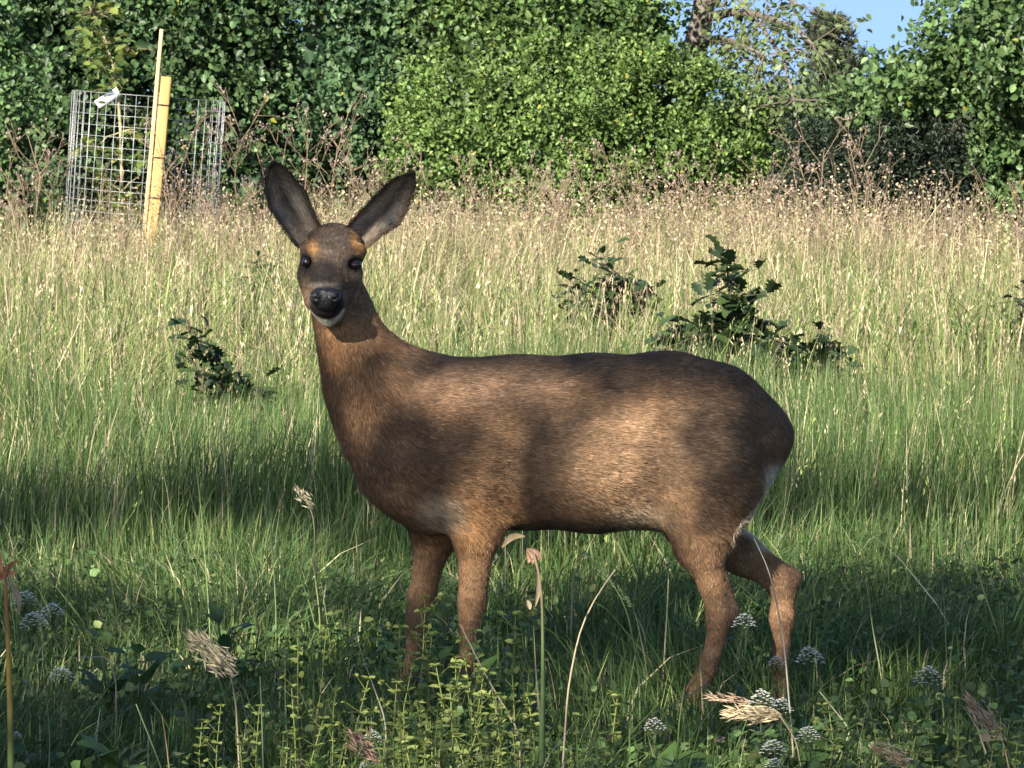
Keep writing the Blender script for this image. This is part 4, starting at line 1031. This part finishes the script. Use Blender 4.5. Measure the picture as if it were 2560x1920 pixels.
for px, py, Y in [(1045, 1500, 7.3), (1065, 1530, 7.2), (1160, 1660, 7.0), (1180, 1600, 7.1), (1200, 1580, 7.15), (1290, 1540, 7.2), (1300, 1660, 7.1), (1215, 1680, 6.9), (1130, 1720, 6.85), (1010, 1640, 7.1), (985, 1700, 7.0), (1235, 1740, 6.8),
                  (1060, 1760, 6.8), (1170, 1790, 6.7), (1100, 1660, 7.05), (1250, 1690, 7.0), (1335, 1740, 6.9), (940, 1780, 6.8), (1020, 1800, 6.7), (1120, 1820, 6.6), (1310, 1830, 6.7), (890, 1700, 6.95), (1080, 1590, 7.2), (1140, 1640, 7.1), (1000, 1570, 7.2), (1260, 1790, 6.75), (1195, 1840, 6.6), (960, 1850, 6.6)]:
    leafy(px, py, Y, LB, GL)
for px, py, Y in [(745, 1560, 7.2), (790, 1570, 7.2), (740, 1720, 6.95), (780, 1800, 6.8), (700, 1830, 6.7), (640, 1760, 6.9), (600, 1850, 6.7), (830, 1640, 7.1), (850, 1830, 6.7), (500, 1800, 6.8), (540, 1760, 6.9)]:
    leafy(px, py, Y, 'upright leafy weed stem in the grass ahead of the deer', GL, .9)
for px, py, Y in [(1535, 1740, 6.95), (1480, 1840, 6.7), (1520, 1830, 6.75), (1450, 1790, 6.85), (2080, 1760, 7.0), (2110, 1800, 6.9), (2260, 1780, 7.0), (2400, 1750, 7.0), (2480, 1830, 6.8), (2540, 1800, 6.9), (2200, 1850, 6.7), (2330, 1840, 6.75)]:
    leafy(px, py, Y, 'leafy weed stem low in the grass below the deer\'s belly and rump', GL, 1.)

def stalk(name, label, cat, pts, rad, col, mat, heads=(), group=None):
    """one tall stem; pts are (px, py, Y). heads: list of (px,py,Y,len px,angle,kind,col)"""
    W = np.array([P(*p) for p in pts]); b = W[0].copy(); b[2] = float(gz(b[0], b[1])); W = np.vstack([b - [0, 0, .01], W]) if W[0][2] > b[2] + .01 else W
    n = 16; s = np.r_[0, np.cumsum(np.linalg.norm(np.diff(W, axis=0), axis=1))]; t = np.linspace(0, s[-1], n)
    C = np.stack([np.interp(t, s, W[:, i]) for i in range(3)], -1); C[1:-1] = (C[:-2] + C[1:-1] * 2 + C[2:]) / 4
    root = empty(name, b, label, cat, group); mb = MB(); cc = np.asarray(col, float)
    if cc.ndim == 2: cc = np.vstack([np.repeat(np.stack([np.interp(np.linspace(0, 1, n), np.linspace(0, 1, len(cc)), cc[:, i]) for i in range(3)], -1), 6, 0), cc[-1:]])
    mb.tube(C, np.interp(np.linspace(0, 1, n), np.linspace(0, 1, len(rad)), rad), 6, cc); me = mb.mesh('stem', True); me.transform(Matrix.Translation(-Vector(b))); link('stem', me, mat, root)
    for h in heads:
        me = h(b); 
        for nm, m, mt in me: link(nm, m, mt, root)
    return root
def husk(px, py, Y, lpx, ang, wpx, col, nm='dry_leaf', curl=.2):
    def f(b):
        mb = MB(); c = P(px, py, Y); s = Y / FPX; d = np.array([math.cos(ang), .15, math.sin(ang)]); x = np.array([-d[2], .3, d[0]])
        n = 8; g = []
        for i in range(n):
            t = i / (n - 1); wv = math.sin(math.pi * (.06 + .9 * t)) ** .8 * wpx * s * .5
            o = c + d * t * lpx * s + x * math.sin(t * 3) * curl * lpx * s * .3
            g += [o + x * wv + [0, -.3 * wv, 0], o + [0, .4 * wv, 0], o - x * wv + [0, -.3 * wv, 0]]
        g = np.array(g); i = np.arange(n - 1)[:, None] * 3 + np.arange(2)[None]
        q = np.stack([i, i + 1, i + 4, i + 3], -1).reshape(-1, 4); mb.add(g - b, [q], np.asarray(col) * rng.uniform(.8, 1.2, (len(g), 1)))
        return [(nm, mb.mesh(nm, True), M_DRY)]
    return f
def plume(px0, py0, px1, py1, Y, col, n=90, wid=16, sz=.02):
    n = int(n * 1.8)
    def f(b):
        a = P(px0, py0, Y); e = P(px1, py1, Y); t = rng.random((n, 1)); s = Y / FPX
        p = a + (e - a) * t + rng.normal(size=(n, 3)) * wid * s * (.3 + np.sin(t * 3.1)) * .5; ax = unit(e - a) + rng.normal(size=(n, 3)) * .28
        tv = np.array([[0, 0, 0], [.07, .4, .02], [0, 1, 0], [-.07, .4, .02]], float)
        V, F, C = scatter_leaves(p, ax, sph(n), .8 * sz * rng.uniform(.6, 1.4, n), np.asarray(col) * rng.lognormal(0, .25, n)[:, None], tv, np.array([[0, 1, 2, 3]]))
        return [('seed_plume', make_mesh('seed_plume', V - b, [F], C), M_DRY)]
    return f
SG = np.array([.13, .20, .08])
stalk('tall_green_stem', 'thick upright green stem with a withered flower head before the deer\'s belly', 'plant stem', [(1352, 1990, 6.75), (1358, 1700, 6.72), (1356, 1500, 6.7), (1348, 1420, 6.7), (1335, 1385, 6.7)], [.0066, .0064, .0045, .0026, .0022], [SG, SG, SG * .9, (.3, .2, .13)], M_WEED,
      [husk(1318, 1372, 6.7, rng.uniform(34, 52), a, 15, np.array([.36, .23, .16]) * rng.uniform(.6, 1.3), 'withered_petal', .4) for a in (-1.25, -1.0, -.8, -1.5, -.65)] + [husk(1255, 1368, 6.72, 64, .4, 17, (.36, .27, .15), curl=.7), husk(1345, 1425, 6.7, 95, -1.65, 12, (.26, .19, .13)), husk(1318, 1500, 6.7, 26, -1.3, 12, (.34, .27, .18))])
stalk('bent_grass_stalk', 'thin dry stalk bending over beside the thick green stem', 'grass stalk', [(1404, 1960, 6.85), (1420, 1720, 6.85), (1450, 1570, 6.85), (1490, 1490, 6.85), (1538, 1424, 6.85)], [.0022, .002, .0017, .001], (.40, .33, .22), M_DRY)
stalk('flowering_grass', 'green grass stalk with an arching seed spike under the deer\'s belly', 'grass stalk', [(1600, 1700, 7.6), (1570, 1530, 7.6), (1535, 1460, 7.6), (1480, 1400, 7.6), (1455, 1370, 7.6)], [.0018, .0016, .001], (.22, .30, .12), M_WEED, [plume(1585, 1520, 1470, 1390, 7.6, (.24, .32, .14), 60, 8, .016)])
stalk('reed_stem', 'thick green stem with an orange withered flower at its tip', 'plant stem', [(28, 1990, 6.7), (26, 1800, 6.7), (20, 1600, 6.7), (12, 1440, 6.7)], [.007, .0064, .005, .003], [SG, (.17, .22, .06), (.40, .26, .06), (.42, .2, .07)], M_WEED,
      [husk(12, 1445, 6.7, rng.uniform(30, 60), a, 13, np.array([.45, .22, .10]) * rng.uniform(.6, 1.2), 'withered_petal', .5) for a in (.4, .9, 1.3, 1.7, 2.2, 2.8)] + [husk(18, 1450, 6.7, 90, -1.3, 14, (.33, .26, .18), curl=.5)])
DG = 'feathery dry grass plumes in the foreground'
stalk('plume_grass', 'feathery pale dry plume catching light ahead of the deer\'s front feet', 'grass stalk', [(600, 1960, 7.0), (590, 1760, 7.0), (575, 1680, 7.0)], [.0018, .0012], (.38, .31, .2), M_DRY, [plume(590, 1690, 490, 1600, 7.0, (.55, .46, .30), 150, 30, .026)], DG)
stalk('plume_grass', 'flat feathery dry plume lying under the deer\'s trailing hoof', 'grass stalk', [(2010, 1960, 7.0), (1990, 1850, 7.0), (1950, 1790, 7.0)], [.0018, .0012], (.38, .31, .2), M_DRY, [plume(1955, 1790, 1830, 1785, 7.0, (.56, .45, .28), 150, 20, .026), plume(1880, 1755, 1775, 1742, 7.0, (.5, .36, .25), 40, 8, .02)], DG)
stalk('plume_grass', 'drooping dry grass plume in the corner behind the deer', 'grass stalk', [(2530, 1960, 6.9), (2510, 1860, 6.9), (2480, 1790, 6.9), (2430, 1760, 6.9)], [.0016, .0012], (.36, .27, .18), M_DRY, [plume(2510, 1850, 2430, 1755, 6.9, (.40, .30, .2), 120, 22, .024)], DG)
stalk('plume_grass', 'brown dry grass plume lying low below the hind legs', 'grass stalk', [(2290, 1985, 6.8), (2270, 1920, 6.8), (2230, 1885, 6.8)], [.0016, .0012], (.36, .27, .18), M_DRY, [plume(2280, 1910, 2200, 1872, 6.8, (.42, .31, .2), 110, 16, .024)], DG)
stalk('plume_grass', 'small pale seed plume in the shade before the deer\'s chest', 'grass stalk', [(790, 1500, 9.4), (785, 1290, 9.4), (760, 1240, 9.4)], [.0016, .0012], (.36, .32, .2), M_DRY, [plume(785, 1270, 745, 1228, 9.4, (.46, .40, .26), 60, 14, .018)], DG)
stalk('plume_grass', 'dry reddish grass plume low among the leafy stems ahead of the deer', 'grass stalk', [(960, 1985, 6.75), (940, 1900, 6.75), (900, 1850, 6.75)], [.0016, .0012], (.36, .27, .18), M_DRY, [plume(950, 1910, 880, 1840, 6.75, (.40, .26, .19), 100, 18, .024)], DG)
GT = 'long single grass stalks'
for i, (pts, col) in enumerate([([(525, 1560, 8.6), (505, 1290, 8.6), (492, 1180, 8.6), (480, 1060, 8.6)], (.26, .34, .13)), ([(690, 1520, 8.8), (680, 1350, 8.8), (672, 1220, 8.8)], (.2, .28, .12)), ([(800, 1540, 8.8), (780, 1380, 8.8), (730, 1270, 8.8)], (.30, .36, .16)),
        ([(2205, 1700, 8.4), (2180, 1560, 8.4), (2165, 1450, 8.4)], (.3, .33, .18)), ([(1985, 1900, 7.3), (1960, 1600, 7.5), (1925, 1430, 7.6), (1885, 1345, 7.7)], (.42, .38, .28)), ([(2500, 1600, 8.8), (2440, 1420, 8.8), (2400, 1330, 8.8)], (.26, .32, .15)), ([(1300, 1830, 7.0), (1220, 1700, 7.0), (1150, 1560, 7.0)], (.34, .29, .22)), ([(965, 1800, 7.1), (920, 1680, 7.1), (890, 1590, 7.1)], (.36, .33, .26)),
        ([(290, 1700, 7.8), (272, 1640, 7.8), (180, 1645, 7.8)], (.42, .38, .28)), ([(1780, 1700, 7.6), (1690, 1760, 7.5), (1600, 1800, 7.5)], (.3, .3, .18)), ([(2060, 1940, 7.2), (2130, 1830, 7.2), (2050, 1730, 7.2)], (.36, .36, .24)), ([(430, 1990, 6.7), (380, 1860, 6.7), (340, 1760, 6.7)], (.12, .2, .1)), ([(660, 1990, 6.7), (655, 1800, 6.7), (650, 1690, 6.7)], (.14, .22, .11)), ([(430, 1985, 6.65), (415, 1850, 6.65), (405, 1790, 6.65)], (.36, .26, .12)), ([(120, 1985, 6.8), (125, 1850, 6.8), (118, 1760, 6.8)], (.22, .26, .12))]):
    stalk('grass_stalk', 'long single grass stalk standing clear of the shorter foreground grass', 'grass stalk', pts, [.0019, .0016, .0009], col, M_WEED, group=GT)

# broad-leaved weeds
def broad_mesh(i):
    r = np.random.default_rng(700 + i); n = 7; rows = []
    for k in range(n):
        t = k / (n - 1); wv = .31 * math.sin(math.pi * (.05 + .93 * t) ** .8) * (1 + .08 * math.sin(9 * t + i)); z = -.28 * t * t
        rows += [(wv, t, z + .10 * wv + .02 * r.normal()), (wv * .5, t, z + .03), (0, t, z), (-wv * .5, t, z + .03), (-wv, t, z + .10 * wv + .02 * r.normal())]
    V = np.array(rows); j = np.arange(n - 1)[:, None] * 5 + np.arange(4)[None]; q = np.stack([j, j + 1, j + 6, j + 5], -1).reshape(-1, 4)
    c = np.array([(.055, .105, .028), (.085, .15, .04), (.04, .08, .026), (.07, .13, .03)][i]) * r.uniform(.92, 1.08, (len(V), 1))
    me = make_mesh('leaf', V, [q], c, True); me.materials.append(M_WEED); return me
BM = [broad_mesh(i) for i in range(4)]
def broad(px, py, Y, k, size, label, idx=(0, 1, 2, 3)):
    top = P(px, py, Y); b = np.array([top[0], Y, float(gz(top[0], Y))]); h = max(top[2] - b[2], .04); root = empty('broad_leaf_weed', b, label, 'weed', 'broad-leaved weeds in the grass'); mb = MB()
    for i in range(int(k * 1.8)):
        a = i * 2.4 + rng.normal() * .3; hh = h * rng.uniform(.2, .7); p = np.array([math.cos(a) * size * .4, math.sin(a) * size * .35, hh])
        o = link('leaf', BM[rng.choice(idx)], None, root, Vector(p)); s = size * rng.uniform(.7, 1.15); o.scale = (s, s, s); o.rotation_euler = (rng.uniform(.35, 1.15), rng.normal() * .3, a - math.pi / 2)
        mb.tube([(0, 0, -.01), p * [.4, .4, .6], p], [.0022, .002, .0016], 4, (.10, .14, .05))
    link('stem', mb.mesh('stem'), M_WEED, root)
for a in [(290, 1800, 6.95, 6, .055, 'pale broad-leaved weed low in the grass near the orange-tipped stem', (1, 3)), (1190, 1500, 7.55, 6, .05, 'dark broad-leaved weed across the deer\'s near foreleg', (2, 0)), (270, 1490, 8.0, 7, .06, 'dark broad-leaved weed beside the lit tuft of grass', (2, 0)), (340, 1540, 7.9, 5, .055, 'green broad-leaved weed next to the dark leaves', (0, 3)),
          (1640, 1850, 7.0, 7, .07, 'broad dark green weed leaves beneath the deer\'s forward hind hoof', (0, 3)), (1750, 1870, 6.9, 6, .065, 'broad green weed leaves under the low white flowers', (0, 1)), (1870, 1660, 7.8, 5, .045, 'small broad-leaved weed between the deer\'s hind legs', (0, 2)), (2060, 1790, 7.2, 6, .05, 'broad-leaved weed behind the trailing hoof', (0, 2)),
          (2350, 1745, 7.2, 5, .05, 'broad-leaved weed under the lone white flower', (0, 3)), (2400, 1900, 6.75, 6, .06, 'bright broad-leaved weed low in the corner behind the deer', (1, 3)), (90, 1750, 7.1, 6, .055, 'dark broad-leaved weed beside the thick orange-tipped stem', (2, 0)), (480, 1660, 7.5, 6, .05, 'dark leafy weed behind the feathery plume', (2, 0)),
          (1960, 1830, 7.05, 6, .06, 'broad green weed leaves behind the clump of white flowers', (0, 3)), (1090, 1545, 7.9, 5, .045, 'dark weed leaves between the deer\'s front legs', (2, 0)), (560, 1450, 8.3, 6, .05, 'shaded dark weed in the grass ahead of the deer\'s knees', (2, 2)), (170, 1900, 6.8, 6, .06, 'broad dark weed leaves low beside the slender stalks', (2, 0))]:
    broad(*a)

# ------------------------------------------------------------------ the tree behind the camera that throws the dappled shade
def shade_tree():
    global rng
    rng = np.random.default_rng(77)
    # light gaps between its boughs, given on the vertical plane of the deer (u across, w up)
    gaps = []
    def gd(px, py, rx, ry, Y=7.96, pad=.012): q = P(px, py, Y); s = Y / FPX; gaps.append((q[0] + (8 - Y) * SD[0] / SD[1], q[2] + (Y - 8) * -SD[2] / SD[1] , rx * s + pad, ry * s + pad))
    def gg(px, py, rx, ry, z=.2):                        # a lit spot on the sward, seen at px, py
        d = P(px, py, 1.0) - [0, 0, CAM_Z]; Yg = (CAM_Z - z) / -d[2]; x = d[0] * Yg; k = -SD[2] / SD[1]
        gaps.append((x + (8 - Yg) * SD[0] / SD[1], z + (Yg - 8) * k, rx * Yg / FPX + .06, ry * Yg / FPX * Yg / CAM_Z * k + .06))
    gd(1200, 955, 120, 75, pad=.04); gd(1340, 975, 90, 45, pad=.02); gd(1595, 1095, 105, 120, pad=.055); gd(1580, 1215, 130, 75, pad=.045); gd(1260, 1190, 60, 70, pad=.02); gd(1200, 1360, 95, 170, pad=.03); gd(1740, 975, 60, 45)
    gd(895, 645, 80, 125, pad=.05); gd(780, 615, 45, 50, pad=.025); gd(815, 760, 70, 50, pad=.02); gd(740, 500, 50, 60, pad=.02); gd(975, 520, 60, 50, pad=.02); gd(1780, 1400, 75, 120); gd(1440, 1250, 140, 50); gd(850, 830, 50, 90); gd(1930, 1430, 80, 70)
    gg(320, 1400, 380, 55, .08); gg(760, 1430, 260, 50, .08); gg(2150, 1360, 480, 45, .1); gg(1450, 1400, 320, 45, .08); gg(2520, 1340, 200, 50, .1); gg(1130, 1690, 330, 120, .15); gg(900, 1860, 560, 80, .12); gg(1700, 1850, 300, 50, .1); gg(2100, 1640, 160, 40, .1); gg(560, 1560, 200, 40, .1); gg(620, 1650, 90, 40); gg(1930, 1760, 170, 45, .18); gg(2040, 1640, 90, 40, .2); gg(100, 1510, 120, 40, .2); gg(2300, 1850, 220, 40); gg(300, 1820, 160, 40); gg(50, 1600, 80, 130, .35)
    gaps_ = np.array(gaps)
    n = 52000
    u = rng.uniform(-5.6, 2.6, n); w_ = rng.uniform(-1.9, 3.2, n); t = rng.uniform(7.4, 9.6, n)
    top = 2.32 + .16 * np.sin(u * 2.1) + .12 * np.sin(u * 5.3 + 1); keep = (w_ < top + rng.normal(0, .12, n))
    e = (((u[:, None] - gaps_[:, 0]) / gaps_[:, 2]) ** 2 + ((w_[:, None] - gaps_[:, 1]) / gaps_[:, 3]) ** 2).min(1)
    keep &= e > rng.uniform(.8, 1.15, n)
    keep &= (noise2(u, w_, 6, 21) + .35 * noise2(u, w_, 14, 22) > -.42) | (rng.random(n) < .25) | ((u > -.6) & (u < .65) & (w_ > -.02) & (w_ < 1.2))
    u, w_, t = u[keep], w_[keep], t[keep]; n = len(u)
    pos = np.stack([u, np.full(n, 8.), w_], -1) - SD * t[:, None]
    C = cmix(n, [(.05, .085, .025), (.08, .12, .035)], [1, 1]); tv, tf = leaf_template(.4)
    base = np.array([-5.3, .7, 0.]); base[2] = float(gz(*base[:2]))
    LV, LF, LC = scatter_leaves(pos, sph(n), -SD + rng.normal(size=(n, 3)) * .5, rng.uniform(.05, .08, n), C, tv, tf)
    root = empty('oak_tree', base, 'spreading oak behind the camera whose crown shades the foreground', 'tree')
    o = link('crown', make_mesh('crown', LV - base, [LF], LC), M_LEAF, root); o['kind'] = 'stuff'
    mb = MB(); bark = (.11, .09, .07); ctr = base + [.1, .2, 3.6]
    mb.tube([base + [0, 0, -.1], base + [.05, 0, .5], base + [-.05, .1, 2.4], ctr], [.34, .26, .21, .16], 10, bark)
    for i in rng.choice(n, 70, replace=False):
        mid = ctr + (pos[i] - ctr) * .5 + [0, 0, .15]; mb.tube(branch_pts(ctr, pos[i], .03, 6), np.linspace(.035, .008, 6), 5, bark)
    me = mb.mesh('trunk'); me.transform(Matrix.Translation(-Vector(base))); link('trunk', me, M_BARK, root)
shade_tree()
